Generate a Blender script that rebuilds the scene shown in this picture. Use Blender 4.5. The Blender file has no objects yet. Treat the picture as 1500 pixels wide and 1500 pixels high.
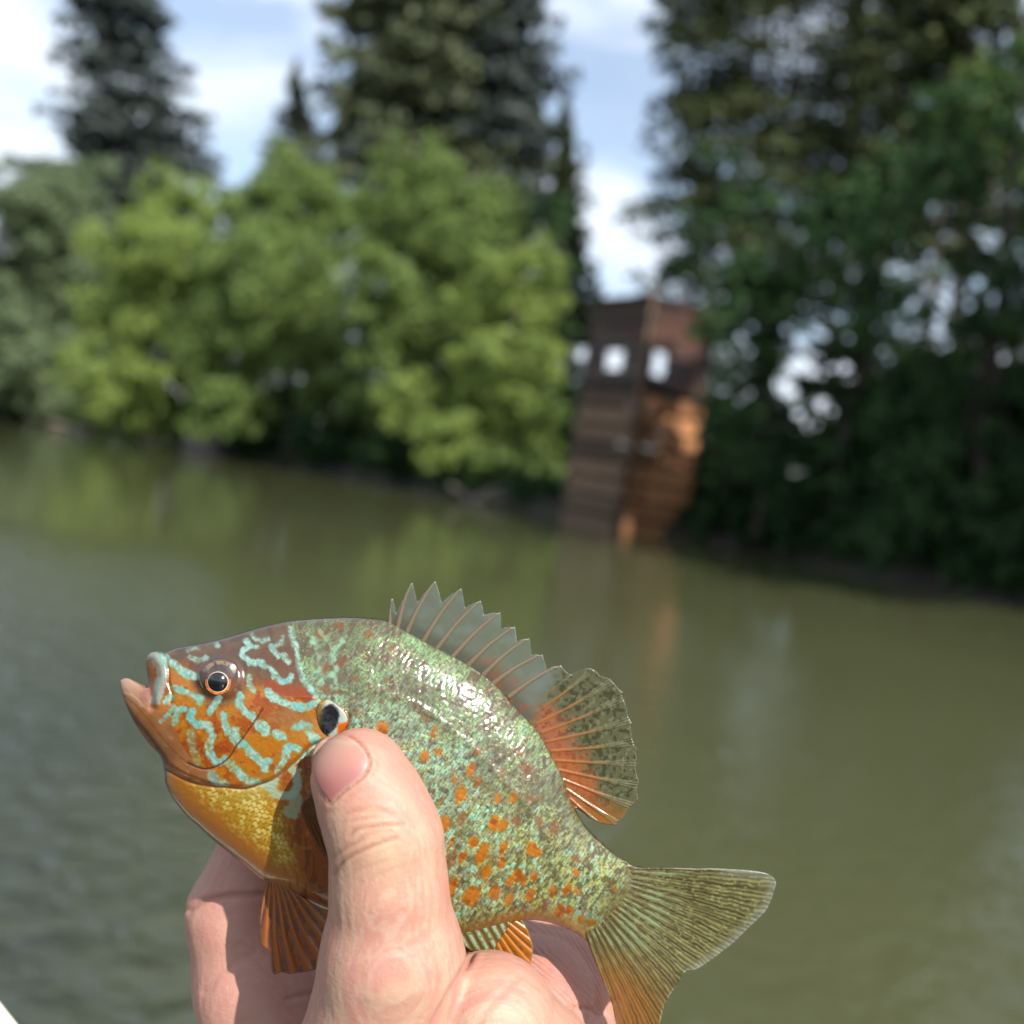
import bpy, math, random
import numpy as np
from mathutils import Matrix, Vector

random.seed(7)
rng = np.random.default_rng(11)
scene = bpy.context.scene
COL = scene.collection

# ------------------------------------------------------------------ camera
CAM_H = 1.35
PITCH, ROLL = math.radians(2.85), math.radians(6.5)
FWD = np.array([0, math.cos(PITCH), -math.sin(PITCH)])
_r0 = np.array([1.0, 0, 0]); _u0 = np.cross(_r0, FWD)
RGT = _r0*math.cos(ROLL) + _u0*math.sin(ROLL)
UPV = _u0*math.cos(ROLL) - _r0*math.sin(ROLL)
EYE = np.array([0, 0, CAM_H])
FPX = 1500.0                       # focal length in photograph pixels (26 mm phone lens)
cam_d = bpy.data.cameras.new("camera")
cam = bpy.data.objects.new("camera", cam_d); COL.objects.link(cam)
cam.matrix_world = Matrix(((RGT[0], UPV[0], -FWD[0], EYE[0]), (RGT[1], UPV[1], -FWD[1], EYE[1]),
                           (RGT[2], UPV[2], -FWD[2], EYE[2]), (0, 0, 0, 1)))
cam_d.sensor_width = 36; cam_d.lens = 36
cam_d.clip_start = 0.01; cam_d.clip_end = 3000
cam_d.dof.use_dof = True
cam_d.dof.focus_distance = 0.219
cam_d.dof.aperture_fstop = 36/3.9
scene.camera = cam

# ------------------------------------------------------------------ sun and sky
S = np.array([.53, .55, .65]); S /= np.linalg.norm(S)
SUN = S[0]*RGT + S[1]*UPV - S[2]*FWD
EL = math.asin(SUN[2]); AZ = math.atan2(SUN[0], SUN[1])
sd = bpy.data.lights.new("sun", 'SUN'); sd.energy = 4.2; sd.angle = math.radians(0.53); sd.color = (1, .95, .87)
sun = bpy.data.objects.new("sun", sd); COL.objects.link(sun)
sun.rotation_euler = Vector(SUN).to_track_quat('Z', 'Y').to_euler()

w = bpy.data.worlds.new("World"); scene.world = w; w.use_nodes = True
nt = w.node_tree; nt.nodes.clear()
def N(t, typ, **kw):
    n = t.nodes.new(typ)
    for k, v in kw.items(): setattr(n, k, v)
    return n
out = N(nt, 'ShaderNodeOutputWorld'); bg = N(nt, 'ShaderNodeBackground')
sky = N(nt, 'ShaderNodeTexSky', sky_type='NISHITA', sun_disc=False, sun_elevation=EL, sun_rotation=AZ)
sky.air_density = 1.0; sky.dust_density = 0.6; sky.ozone_density = 1.5
tc = N(nt, 'ShaderNodeTexCoord')
mp = N(nt, 'ShaderNodeMapping'); mp.inputs['Scale'].default_value = (1.0, 1.0, 2.6); mp.inputs['Location'].default_value = (0.35, 0.2, 0.1)
nz = N(nt, 'ShaderNodeTexNoise'); nz.inputs['Scale'].default_value = 3.2; nz.inputs['Detail'].default_value = 7; nz.inputs['Roughness'].default_value = .55; nz.inputs['Distortion'].default_value = .5
cr = N(nt, 'ShaderNodeValToRGB'); cr.color_ramp.elements[0].color = (.3, .3, .3, 1); cr.color_ramp.elements[0].position = .42; cr.color_ramp.elements[1].position = .57
nz2 = N(nt, 'ShaderNodeTexNoise'); nz2.inputs['Scale'].default_value = 7; nz2.inputs['Detail'].default_value = 5
cc = N(nt, 'ShaderNodeMix', data_type='RGBA'); cc.inputs['A'].default_value = (4.0, 4.8, 5.9, 1); cc.inputs['B'].default_value = (7.2, 7.5, 7.9, 1)
mx = N(nt, 'ShaderNodeMix', data_type='RGBA')
L = nt.links.new
L(tc.outputs['Generated'], mp.inputs['Vector']); L(mp.outputs['Vector'], nz.inputs['Vector']); L(mp.outputs['Vector'], nz2.inputs['Vector'])
L(nz.outputs['Fac'], cr.inputs['Fac']); L(nz2.outputs['Fac'], cc.inputs['Factor'])
L(cr.outputs['Color'], mx.inputs['Factor']); L(sky.outputs['Color'], mx.inputs['A']); L(cc.outputs['Result'], mx.inputs['B'])
L(mx.outputs['Result'], bg.inputs['Color']); L(bg.outputs['Background'], out.inputs['Surface'])
bg.inputs['Strength'].default_value = 0.10
scene.view_settings.view_transform = 'Standard'; scene.view_settings.look = 'None'
scene.view_settings.exposure = 0.92; scene.view_settings.gamma = 1.0; scene.view_settings.use_curve_mapping = False
scene.cycles.use_denoising = True
scene.cycles.max_bounces = 10; scene.cycles.transparent_max_bounces = 24
scene.cycles.sample_clamp_indirect = 6

# ------------------------------------------------------------------ helpers
def lin(r, g, b, k=1.0):
    f = lambda c: (c/255/12.92 if c/255 <= .04045 else ((c/255+.055)/1.055)**2.4)*k
    return (f(r), f(g), f(b), 1)
def lin_np(c):
    c = np.clip(c/255.0, 0, 1)
    return np.where(c <= .04045, c/12.92, ((c+.055)/1.055)**2.4)
def ray(px, py): return FWD*FPX + RGT*(px-750) - UPV*(py-750)
def gnd(px, py, z=0.0):
    d = ray(px, py); t = (z-CAM_H)/d[2]; return EYE + d*t
def at(px, py, Y):                      # the point in direction of a photo pixel at world depth Y
    d = ray(px, py); return EYE + d*(Y/d[1])
def hsh(xi, yi, seed):
    v = np.sin(xi*127.1 + yi*311.7 + seed*74.7)*43758.5453
    return v - np.floor(v)
def vn(x, y, seed=0):
    xi, yi = np.floor(x), np.floor(y); fx, fy = x-xi, y-yi
    fx = fx*fx*(3-2*fx); fy = fy*fy*(3-2*fy)
    return (hsh(xi, yi, seed)*(1-fx)+hsh(xi+1, yi, seed)*fx)*(1-fy) + (hsh(xi, yi+1, seed)*(1-fx)+hsh(xi+1, yi+1, seed)*fx)*fy
def fbm(x, y, seed=0, o=3):
    s, a, t = 0, 1, 0
    for i in range(o):
        s = s + a*vn(x*2**i, y*2**i, seed+i*13); t += a; a *= .5
    return s/t
def sstep(a, b, x):
    t = np.clip((x-a)/(b-a), 0, 1); return t*t*(3-2*t)
def smooth(pts, closed=False, sp=2.0):
    P = np.array(pts, float); n = len(P); outp = []
    for i in range(n if closed else n-1):
        p0 = P[(i-1) % n] if closed or i > 0 else P[0]
        p1 = P[i]; p2 = P[(i+1) % n]
        p3 = P[(i+2) % n] if closed or i+2 < n else P[-1]
        k = max(1, int(np.linalg.norm(p2-p1)/sp))
        for j in range(k):
            t = j/k
            outp.append(.5*((2*p1)+(p2-p0)*t+(2*p0-5*p1+4*p2-p3)*t*t+(3*p1-p0-3*p2+p3)*t**3))
    if not closed: outp.append(P[-1])
    return np.array(outp)
def in_poly(X, Y, P):
    r = np.zeros(X.shape, bool); n = len(P)
    for i in range(n):
        x0, y0 = P[i]; x1, y1 = P[(i+1) % n]
        if y0 == y1: continue
        c = ((y0 > Y) != (y1 > Y))
        r ^= c & (X < (x1-x0)*(Y-y0)/(y1-y0)+x0)
    return r
def pl_dist(X, Y, P, closed=False, full=False):
    """distance to a polyline; full also gives arc length, signed offset and the nearest point"""
    best = np.full(X.shape, 1e18); arc = np.zeros(X.shape); sg = np.zeros(X.shape); bx = np.zeros(X.shape); by = np.zeros(X.shape)
    a0 = 0.0; n = len(P)
    for i in range(n if closed else n-1):
        p, q = P[i], P[(i+1) % n]; dx, dy = q-p; l2 = dx*dx+dy*dy
        if l2 < 1e-9: continue
        t = np.clip(((X-p[0])*dx+(Y-p[1])*dy)/l2, 0, 1)
        nx, ny = p[0]+t*dx, p[1]+t*dy
        d = (X-nx)**2+(Y-ny)**2; m = d < best
        best = np.where(m, d, best)
        if full:
            arc = np.where(m, a0+t*math.sqrt(l2), arc)
            sg = np.where(m, np.sign(dx*(Y-p[1])-dy*(X-p[0])), sg)
            bx = np.where(m, nx, bx); by = np.where(m, ny, by)
        a0 += math.sqrt(l2)
    best = np.sqrt(best)
    return (best, arc, sg, bx, by) if full else best
def box_dist(X, Y, P, pad):
    """polyline distance, worked out only near the line (large elsewhere)"""
    P = np.asarray(P, float)
    m = (X > P[:, 0].min()-pad) & (X < P[:, 0].max()+pad) & (Y > P[:, 1].min()-pad) & (Y < P[:, 1].max()+pad)
    d = np.full(X.shape, 1e6)
    if m.any(): d[m] = pl_dist(X[m], Y[m], P)
    return d

def make_mesh(name, V, quads=None, tris=None):
    me = bpy.data.meshes.new(name)
    V = np.asarray(V, np.float32)
    me.vertices.add(len(V)); me.vertices.foreach_set('co', V.ravel())
    idx = []; tot = []
    if quads is not None and len(quads): idx.append(np.asarray(quads, np.int32).ravel()); tot.append(np.full(len(quads), 4, np.int32))
    if tris is not None and len(tris): idx.append(np.asarray(tris, np.int32).ravel()); tot.append(np.full(len(tris), 3, np.int32))
    idx = np.concatenate(idx); tot = np.concatenate(tot)
    me.loops.add(len(idx)); me.loops.foreach_set('vertex_index', idx)
    me.polygons.add(len(tot))
    st = np.concatenate([[0], np.cumsum(tot)[:-1]]).astype(np.int32)
    me.polygons.foreach_set('loop_start', st)
    me.polygons.foreach_set('use_smooth', np.ones(len(tot), bool))
    me.update(calc_edges=True); me.validate()
    return me
def add_obj(name, me, mat=None, parent=None):
    o = bpy.data.objects.new(name, me); COL.objects.link(o)
    if mat is not None and me is not None: me.materials.append(mat)
    if parent is not None: o.parent = parent
    return o
def tag(o, label=None, cat=None, group=None, kind=None):
    if label: o['label'] = label
    if cat: o['category'] = cat
    if group: o['group'] = group
    if kind: o['kind'] = kind
    return o
def empty(name, loc=(0, 0, 0)):
    o = bpy.data.objects.new(name, None); COL.objects.link(o); o.location = loc; o.empty_display_size = .05
    return o
def col_attr(me, C, name='Col'):
    a = me.color_attributes.new(name, 'FLOAT_COLOR', 'POINT')
    A = np.ones((len(C), 4), np.float32); A[:, :3] = C
    a.data.foreach_set('color', A.ravel())
def f_attr(me, v, name):
    a = me.attributes.new(name, 'FLOAT', 'POINT'); a.data.foreach_set('value', np.asarray(v, np.float32))

class MB:                                # collects boxes, tubes and loose quads into one mesh
    def __init__(s): s.V = []; s.Q = []; s.n = 0
    def add(s, V, Q):
        s.V.append(np.asarray(V, float)); s.Q.append(np.asarray(Q, int)+s.n); s.n += len(V)
    def box(s, c, ax, ay, az):           # centre and three half-axis vectors
        c, ax, ay, az = [np.asarray(v, float) for v in (c, ax, ay, az)]
        V = [c+i*ax+j*ay+k*az for k in (-1, 1) for j in (-1, 1) for i in (-1, 1)]
        s.add(V, [(0, 2, 3, 1), (4, 5, 7, 6), (0, 1, 5, 4), (2, 6, 7, 3), (0, 4, 6, 2), (1, 3, 7, 5)])
    def tube(s, pts, rad, n=8):
        pts = np.asarray(pts, float); V = []; Q = []
        for i, p in enumerate(pts):
            d = pts[min(i+1, len(pts)-1)]-pts[max(i-1, 0)]; d = d/np.linalg.norm(d)
            u = np.cross(d, [0.31, 0.2, .93]); u /= np.linalg.norm(u); v = np.cross(d, u)
            for k in range(n):
                a = 2*math.pi*k/n; V.append(p+rad[i]*(u*math.cos(a)+v*math.sin(a)))
        for i in range(len(pts)-1):
            for k in range(n):
                Q.append((i*n+k, i*n+(k+1) % n, (i+1)*n+(k+1) % n, (i+1)*n+k))
        b = len(V); V.append(pts[0]); V.append(pts[-1])
        for k in range(0, n, 2):
            Q.append((b, (k+2) % n, (k+1) % n, k)); e = (len(pts)-1)*n
            Q.append((b+1, e+k, e+(k+1) % n, e+(k+2) % n))
        s.add(V, Q)
    def build(s, name, mat, parent=None, flat=True):
        me = make_mesh(name, np.concatenate(s.V), np.concatenate(s.Q))
        if flat: me.polygons.foreach_set('use_smooth', np.zeros(len(me.polygons), bool))
        return add_obj(name, me, mat, parent)

def mat_new(name):
    m = bpy.data.materials.new(name); m.use_nodes = True
    t = m.node_tree; return m, t, t.nodes['Principled BSDF'], t.nodes['Material Output']
# ------------------------------------------------------------------ setting materials
def foliage_mat(name, dark, light, trans=.35, rough=.5):
    m, t, b, o = mat_new(name)
    g = N(t, 'ShaderNodeNewGeometry'); r = N(t, 'ShaderNodeValToRGB')
    r.color_ramp.elements[0].color = (*dark, 1); r.color_ramp.elements[1].color = (*light, 1)
    t.links.new(g.outputs['Random Per Island'], r.inputs['Fac']); t.links.new(r.outputs['Color'], b.inputs['Base Color'])
    b.inputs['Roughness'].default_value = rough; b.inputs['Specular IOR Level'].default_value = .2
    tr = N(t, 'ShaderNodeBsdfTranslucent'); mixs = N(t, 'ShaderNodeMixShader'); mixs.inputs[0].default_value = trans
    t.links.new(r.outputs['Color'], tr.inputs['Color']); t.links.new(b.outputs[0], mixs.inputs[1]); t.links.new(tr.outputs[0], mixs.inputs[2])
    t.links.new(mixs.outputs[0], o.inputs['Surface'])
    return m
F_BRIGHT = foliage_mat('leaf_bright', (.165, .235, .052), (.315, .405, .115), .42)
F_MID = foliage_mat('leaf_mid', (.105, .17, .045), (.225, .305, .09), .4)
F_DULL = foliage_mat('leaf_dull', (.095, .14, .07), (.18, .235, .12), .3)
F_DARK = foliage_mat('leaf_dark', (.024, .062, .022), (.065, .13, .04), .32)  # dark leaf colours partly stand in for shade on the right-hand trees
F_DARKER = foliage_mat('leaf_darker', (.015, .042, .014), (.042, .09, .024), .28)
F_NEEDLE = foliage_mat('needle_olive', (.048, .062, .032), (.14, .16, .085), .15, .6)
F_NEEDLE_B = foliage_mat('needle_blue', (.035, .05, .05), (.09, .11, .095), .12, .6)
F_NEEDLE_D = foliage_mat('needle_dark', (.028, .044, .016), (.08, .095, .035), .15, .6)
def noise_mat(name, c1, c2, scale=6, rough=.85, bump=.3, stretch=(1, 1, 1), vary=0):
    m, t, b, o = mat_new(name)
    tcn = N(t, 'ShaderNodeTexCoord'); mpn = N(t, 'ShaderNodeMapping'); mpn.inputs['Scale'].default_value = stretch
    n = N(t, 'ShaderNodeTexNoise'); n.inputs['Scale'].default_value = scale; n.inputs['Detail'].default_value = 6
    r = N(t, 'ShaderNodeValToRGB'); r.color_ramp.elements[0].color = (*c1, 1); r.color_ramp.elements[1].color = (*c2, 1)
    r.color_ramp.elements[0].position = .3; r.color_ramp.elements[1].position = .7
    bp = N(t, 'ShaderNodeBump'); bp.inputs['Strength'].default_value = bump; bp.inputs['Distance'].default_value = .05
    l = t.links.new
    l(tcn.outputs['Object'], mpn.inputs['Vector']); l(mpn.outputs['Vector'], n.inputs['Vector']); l(n.outputs['Fac'], r.inputs['Fac'])
    l(r.outputs['Color'], b.inputs['Base Color']); l(n.outputs['Fac'], bp.inputs['Height']); l(bp.outputs['Normal'], b.inputs['Normal'])
    b.inputs['Roughness'].default_value = rough
    if vary:                              # every board its own tone
        g = N(t, 'ShaderNodeNewGeometry'); mr_ = N(t, 'ShaderNodeMapRange'); mr_.inputs['To Min'].default_value = 1-vary; mr_.inputs['To Max'].default_value = 1+vary
        l(g.outputs['Random Per Island'], mr_.inputs['Value']); h_ = N(t, 'ShaderNodeHueSaturation'); l(mr_.outputs['Result'], h_.inputs['Value']); l(r.outputs['Color'], h_.inputs['Color']); l(h_.outputs['Color'], b.inputs['Base Color'])
    return m
M_BARK = noise_mat('bark', (.03, .024, .018), (.10, .08, .06), 5, stretch=(1, 1, .2))
M_SOIL = noise_mat('bank_soil', (.008, .007, .004), (.024, .019, .011), .8)
M_ROCK = noise_mat('pale_rock', (.10, .085, .075), (.22, .19, .17), 3)
M_DRIFT = noise_mat('driftwood', (.12, .10, .075), (.26, .22, .17), 3)
M_LOGL = noise_mat('wood_shaded_grey_brown', (.07, .042, .025), (.16, .10, .062), 3, stretch=(1, 1, 6), vary=.7)  # same planking on the weakly lit sides, shade put into the colour
M_LOGR = noise_mat('wood_sunlit_red_brown', (.21, .09, .038), (.44, .20, .085), 3, stretch=(1, 1, 6), vary=.45)  # same planking on the sunward face, orange sunlight put into the colour
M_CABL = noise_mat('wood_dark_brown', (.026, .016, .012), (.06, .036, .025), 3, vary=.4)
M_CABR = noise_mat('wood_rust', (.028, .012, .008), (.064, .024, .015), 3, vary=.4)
M_DARKW = noise_mat('wood_black', (.01, .009, .008), (.03, .025, .02), 3)
M_POLE = noise_mat('pole_wood', (.07, .04, .022), (.15, .085, .045), 4)

# water: murky olive body under a clear rippled surface, wind-ruffled towards one side
m, t, b, o = mat_new('river_water')
l = t.links.new
g = N(t, 'ShaderNodeNewGeometry'); sx = N(t, 'ShaderNodeSeparateXYZ'); l(g.outputs['Position'], sx.inputs[0])
big = N(t, 'ShaderNodeTexNoise'); big.inputs['Scale'].default_value = .35; big.inputs['Detail'].default_value = 3; l(g.outputs['Position'], big.inputs['Vector'])
cr1 = N(t, 'ShaderNodeValToRGB'); cr1.color_ramp.elements[0].color = (.054, .058, .026, 1); cr1.color_ramp.elements[1].color = (.077, .081, .037, 1)
l(big.outputs['Fac'], cr1.inputs['Fac'])
sky_tint = N(t, 'ShaderNodeMix', data_type='RGBA'); sky_tint.inputs['B'].default_value = (.034, .042, .030, 1); l(cr1.outputs['Color'], sky_tint.inputs['A']); l(sky_tint.outputs['Result'], b.inputs['Base Color'])   # darker, bluer on the ruffled side: sky reflection put into the base colour
b.inputs['Roughness'].default_value = .04; b.inputs['IOR'].default_value = 1.40
mr = N(t, 'ShaderNodeMapRange'); mr.interpolation_type = 'SMOOTHSTEP'     # ruffled patch: x below -0.4 m
mr.inputs['From Min'].default_value = .7; mr.inputs['From Max'].default_value = -.7
mr.inputs['To Min'].default_value = .1; mr.inputs['To Max'].default_value = 1.0
ad = N(t, 'ShaderNodeMath', operation='ADD'); mu = N(t, 'ShaderNodeMath', operation='MULTIPLY'); mu.inputs[1].default_value = 1.6
yx = N(t, 'ShaderNodeMath', operation='MULTIPLY_ADD'); yx.inputs[1].default_value = .3; l(sx.outputs['Y'], yx.inputs[0]); l(sx.outputs['X'], yx.inputs[2])
l(big.outputs['Fac'], mu.inputs[0]); l(mu.outputs[0], ad.inputs[0]); l(yx.outputs[0], ad.inputs[1]); 
sb = N(t, 'ShaderNodeMath', operation='SUBTRACT'); sb.inputs[1].default_value = .8; l(ad.outputs[0], sb.inputs[0]); l(sb.outputs[0], mr.inputs['Value'])
my = N(t, 'ShaderNodeMapRange'); my.inputs['From Min'].default_value = 12; my.inputs['From Max'].default_value = 4   # calmer water far out
l(sx.outputs['Y'], my.inputs['Value'])
mm = N(t, 'ShaderNodeMath', operation='MULTIPLY'); l(mr.outputs['Result'], mm.inputs[0]); l(my.outputs['Result'], mm.inputs[1])
l(mm.outputs[0], sky_tint.inputs['Factor'])
am = N(t, 'ShaderNodeMath', operation='MULTIPLY_ADD'); am.inputs[1].default_value = .95; am.inputs[2].default_value = .03; l(mm.outputs[0], am.inputs[0])
r1 = N(t, 'ShaderNodeTexNoise'); r1.inputs['Scale'].default_value = 7; r1.inputs['Detail'].default_value = 4; l(g.outputs['Position'], r1.inputs['Vector'])
r1.inputs['Distortion'].default_value = .6
bp = N(t, 'ShaderNodeBump'); rgh = N(t, 'ShaderNodeMath', operation='MULTIPLY_ADD'); rgh.inputs[1].default_value = .34; rgh.inputs[2].default_value = .03; l(mm.outputs[0], rgh.inputs[0]); l(rgh.outputs[0], b.inputs['Roughness'])
bp.inputs['Distance'].default_value = .11; l(am.outputs[0], bp.inputs['Strength']); l(r1.outputs['Fac'], bp.inputs['Height'])
l(bp.outputs['Normal'], b.inputs['Normal'])
M_WATER = m
me = make_mesh('river', [(-700, -700, 0), (700, -700, 0), (700, 900, 0), (-700, 900, 0)], [(0, 1, 2, 3)])
tag(add_obj('river', me, M_WATER), kind='structure')

# ------------------------------------------------------------------ the far bank
BP = [(-420, 170), (-160, 120), (-80, 103)] + [tuple(gnd(*q)[:2]) for q in [(0, 612), (150, 632), (300, 657), (400, 677), (500, 697), (650, 725), (760, 745), (840, 759), (930, 777), (1040, 794), (1150, 815), (1300, 850), (1500, 890)]] \
     + [(9.6, 13.0), (11.6, 9.0), (14, 3), (17, -8), (25, -40), (40, -150), (60, -400)]
BK = smooth(BP, sp=.7)
jit = np.array([(fbm(np.array([i*.23]), np.array([3.3]), 5)[0]-.5)*1.0 for i in range(len(BK))])
rad = BK/np.linalg.norm(BK, axis=1)[:, None]
tan = np.gradient(BK, axis=0); nrm = np.stack([-tan[:, 1], tan[:, 0]], 1); nrm /= np.linalg.norm(nrm, axis=1)[:, None]
inl = np.where((nrm*rad).sum(1, keepdims=True) < 0, -nrm, nrm)*.5 + rad*.8
inl /= np.linalg.norm(inl, axis=1)[:, None]
offs = [(-1.6, -.7), (-.3, -.08), (0, .05), (.3, .32), (.9, .55), (2.2, .75), (6, .95), (20, 1.05), (80, 1.1), (900, 1.15)]
V = []
for k, (of, z) in enumerate(offs):
    jj = (of + (jit if 0 <= of < 3 else 0*jit))[:, None]
    dirn = inl if of < 10 else rad
    p = BK + dirn*jj
    zz = z + (0 if of <= 0 or of > 50 else .18)*(fbm(p[:, 0]*.6, p[:, 1]*.6, 9+k)-.5)*2
    V.append(np.column_stack([p, np.broadcast_to(zz, len(p))]))
nb = len(BK); Q = []
for k in range(len(offs)-1):
    i = np.arange(nb-1); Q.append(np.stack([k*nb+i, (k+1)*nb+i, (k+1)*nb+i+1, k*nb+i+1], 1))
me = make_mesh('river_bank', np.concatenate(V), np.concatenate(Q)[:, ::-1])
tag(add_obj('river_bank', me, M_SOIL), kind='structure')

# ------------------------------------------------------------------ trees
def leaf_quads(P, out_n, size, seed):
    """one small folded leaf per point, facing roughly outwards"""
    r = np.random.default_rng(seed); n = len(P)
    nn = out_n*0.7 + r.normal(0, .6, (n, 3)) + np.array([0, 0, .25]); nn /= np.linalg.norm(nn, axis=1)[:, None]
    u = np.cross(nn, r.normal(0, 1, (n, 3))); u /= np.linalg.norm(u, axis=1)[:, None]; v = np.cross(nn, u)
    s = (size*r.uniform(.6, 1.25, n))[:, None]
    a = P-u*s*.5; c = P+u*s*.5; b_ = P+v*s*.34+nn*s*.1; d = P-v*s*.34+nn*s*.1
    V = np.stack([a, d, c, b_], 1).reshape(-1, 3)
    return V, np.arange(4*n).reshape(n, 4)
def crown_points(blobs, dens, size, seed, clump=.30):
    """clumps of leaves spread through a union of blobs (centre, radius)"""
    r = np.random.default_rng(seed); PP = []; NN = []
    for c, R in blobs:
        k = max(10, int(34*max(1., (R/1.5)**.8)*dens))
        d = r.normal(0, 1, (k, 3)); d /= np.linalg.norm(d, axis=1)[:, None]
        cc_ = c + d*(R*r.uniform(.35, 1.05, k)[:, None])*np.array([1, 1, .92])
        per = int(max(14, 2.8*(R*clump)**2*4/(size*size)))
        for q, dd in zip(cc_, d):
            sg = R*clump*r.uniform(.6, 1.2)
            e = r.normal(0, 1, (per, 3)); e /= np.linalg.norm(e, axis=1)[:, None]
            e *= r.uniform(.2, 1, per)[:, None]**.6
            PP.append(q + e*sg*np.array([1, 1, .75])); NN.append(e*.8+dd*.5)
    return np.concatenate(PP), np.concatenate(NN)
def trunk_mb(base, top, r0, limbs, seed):
    mb = MB(); r = random.Random(seed)
    base, top = np.asarray(base, float), np.asarray(top, float); n = 8
    pts = [base+(top-base)*(i/(n-1))+np.array([r.uniform(-.1, .1), r.uniform(-.1, .1), 0])*(i > 0) for i in range(n)]
    mb.tube(pts, [r0*(1-.8*i/(n-1))*(1.35 if i == 0 else 1) for i in range(n)], 10)
    for q in limbs:
        q = np.asarray(q, float); f = r.uniform(.35, .75); a = base+(top-base)*f
        md = (a+q)/2+np.array([0, 0, -.1])
        mb.tube([a, md, q], [r0*.4, r0*.25, r0*.06], 6)
    return mb
def broadleaf(name, label, cat, base_px, Y, blobs_px, mat, size=.24, dens=1.0, depth=.8, r0=.16, seed=1, group=None, clump=.30):
    r = random.Random(seed)
    base = at(*base_px, Y); base[2] = .3
    bl = []
    for (x, y, rp) in blobs_px:
        Rm = rp*Y/1500; c = at(x, y, Y+r.uniform(-1, 1)*depth*Rm); bl.append((c, Rm))
    root = empty(name, base); tag(root, label, cat, group)
    hi = max(bl, key=lambda q: q[0][2])
    tp = hi[0].copy()
    tp[2] = max(tp[2], base[2]+.5)
    t_ = trunk_mb(base-base, tp-base, r0, [q[0]-base for q in bl if q[0][2] > base[2]+.6], seed).build('trunk', M_BARK, root, flat=False)
    P, NN = crown_points([(c-base, R) for c, R in bl], dens, size, seed, clump)
    kp = P[:, 2] > -.45
    V, Qd = leaf_quads(P[kp], NN[kp], size, seed)
    add_obj('crown', make_mesh('crown', V, Qd), mat, root)
    return root
def conifer(name, label, base_px, Y, top_py, slope, mat, seed=1, zlow_py=330, nbr=150, spray=.42, r0=.3, droop=.35, lean=0, sparse=1.0, group='tall conifers on the far bank', top_px=None):
    r = np.random.default_rng(seed)
    base = at(*base_px, Y); base[2] = .6
    tp = at(top_px if top_px is not None else base_px[0]+(base_px[1]-top_py)*.114, top_py, Y)
    zl = at(base_px[0], zlow_py, Y)[2]
    root = empty(name, base); tag(root, label, 'conifer tree', group)
    mb = MB(); n = 10; ax = tp-base
    mb.tube([ax*(i/(n-1)) for i in range(n)], [r0*(1-.93*i/(n-1)) for i in range(n)], 9)
    PP = []; NN = []
    Ht = ax[2]
    for i in range(nbr):
        f = r.uniform(0, 1)**.8; z = (zl-base[2]) + f*(Ht-(zl-base[2]))*.985
        Lb = max(.25, slope*(Ht-z)*r.uniform(.62, 1.12)); az = r.uniform(0, 2*math.pi)
        dh = np.array([math.cos(az), math.sin(az), 0]); a = ax*(z/Ht)
        up = r.uniform(-.05, .25)
        k = 7; ts = np.linspace(0, 1, k)
        pts = [a+dh*Lb*q+np.array([0, 0, Lb*(up*q-droop*q*q+.16*q**4)]) for q in ts]
        mb.tube(pts[:5], [r0*.12+.01, r0*.1, r0*.07, r0*.05, .012], 4)
        nsp = int((10+15*Lb)*sparse)
        q = r.uniform(.12, 1.0, nsp)
        base_p = a+dh*Lb*q[:, None]+np.stack([0*q, 0*q, Lb*(up*q-droop*q*q+.16*q**4)], 1)
        side = np.array([-dh[1], dh[0], 0])
        sp = r.normal(0, 1, nsp)*(.20*Lb*(1.1-.6*q)); 
        base_p = base_p+side*sp[:, None]+np.stack([0*q, 0*q, -np.abs(r.normal(0, .22, nsp))-.10*np.abs(sp)], 1)
        PP.append(base_p); NN.append(np.tile(dh*.3+np.array([0, 0, .5]), (nsp, 1)))
    P = np.concatenate(PP); V, Qd = leaf_quads(P, np.concatenate(NN), spray, seed)
    mb.build('trunk', M_BARK, root, flat=False)
    add_obj('crown', make_mesh('crown', V, Qd), mat, root)
    return root

# tall conifers behind
conifer('conifer', 'blue-grey conifer standing apart at the far left, behind the dull olive tree', (205, 600), 92, -225, .34, F_NEEDLE_B, 3, 330, 240, .8, .5, top_px=170)
conifer('conifer', 'broad olive conifer rising behind the bright green broadleaf trees', (600, 640), 62, -420, .33, F_NEEDLE, 4, 330, 400, .66, .45, top_px=650)
conifer('conifer', 'olive-grey conifer crowded against the right side of the broadest conifer', (770, 640), 60, -330, .22, F_NEEDLE_B, 5, 330, 230, .56, .4, top_px=745)
conifer('conifer', 'small pointed conifer at the left edge of the broadest conifer', (415, 640), 70, 80, .36, F_NEEDLE, 6, 380, 110, .5, .25, top_px=437)
conifer('conifer', 'slim dark conifer spire beside the open strip of sky', (845, 640), 50, 130, .18, F_NEEDLE_D, 7, 560, 190, .45, .2, top_px=829)
conifer('conifer', 'sparse ragged conifer with a bare straight trunk just behind the wooden tower', (1010, 700), 38, -640, .12, F_NEEDLE_D, 8, 400, 190, .28, .16, droop=.45, sparse=1.6, top_px=1040)
conifer('conifer', 'tall dark conifer with drooping boughs to the right of the wooden tower', (1110, 720), 34, -700, .22, F_NEEDLE_D, 9, 420, 340, .27, .24, droop=.5, sparse=2.1, top_px=1150)
conifer('conifer', 'dark conifer at the upper right, behind the shaded broadleaf trees', (1400, 760), 30, -500, .22, F_NEEDLE_D, 10, 400, 260, .42, .24, top_px=1420)

conifer('conifer', 'dark conifer filling the space between the drooping conifer and the one at the upper right', (1270, 740), 38, -420, .24, F_NEEDLE_D, 12, 380, 260, .32, .22, droop=.45, sparse=1.5, top_px=1300)

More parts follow.
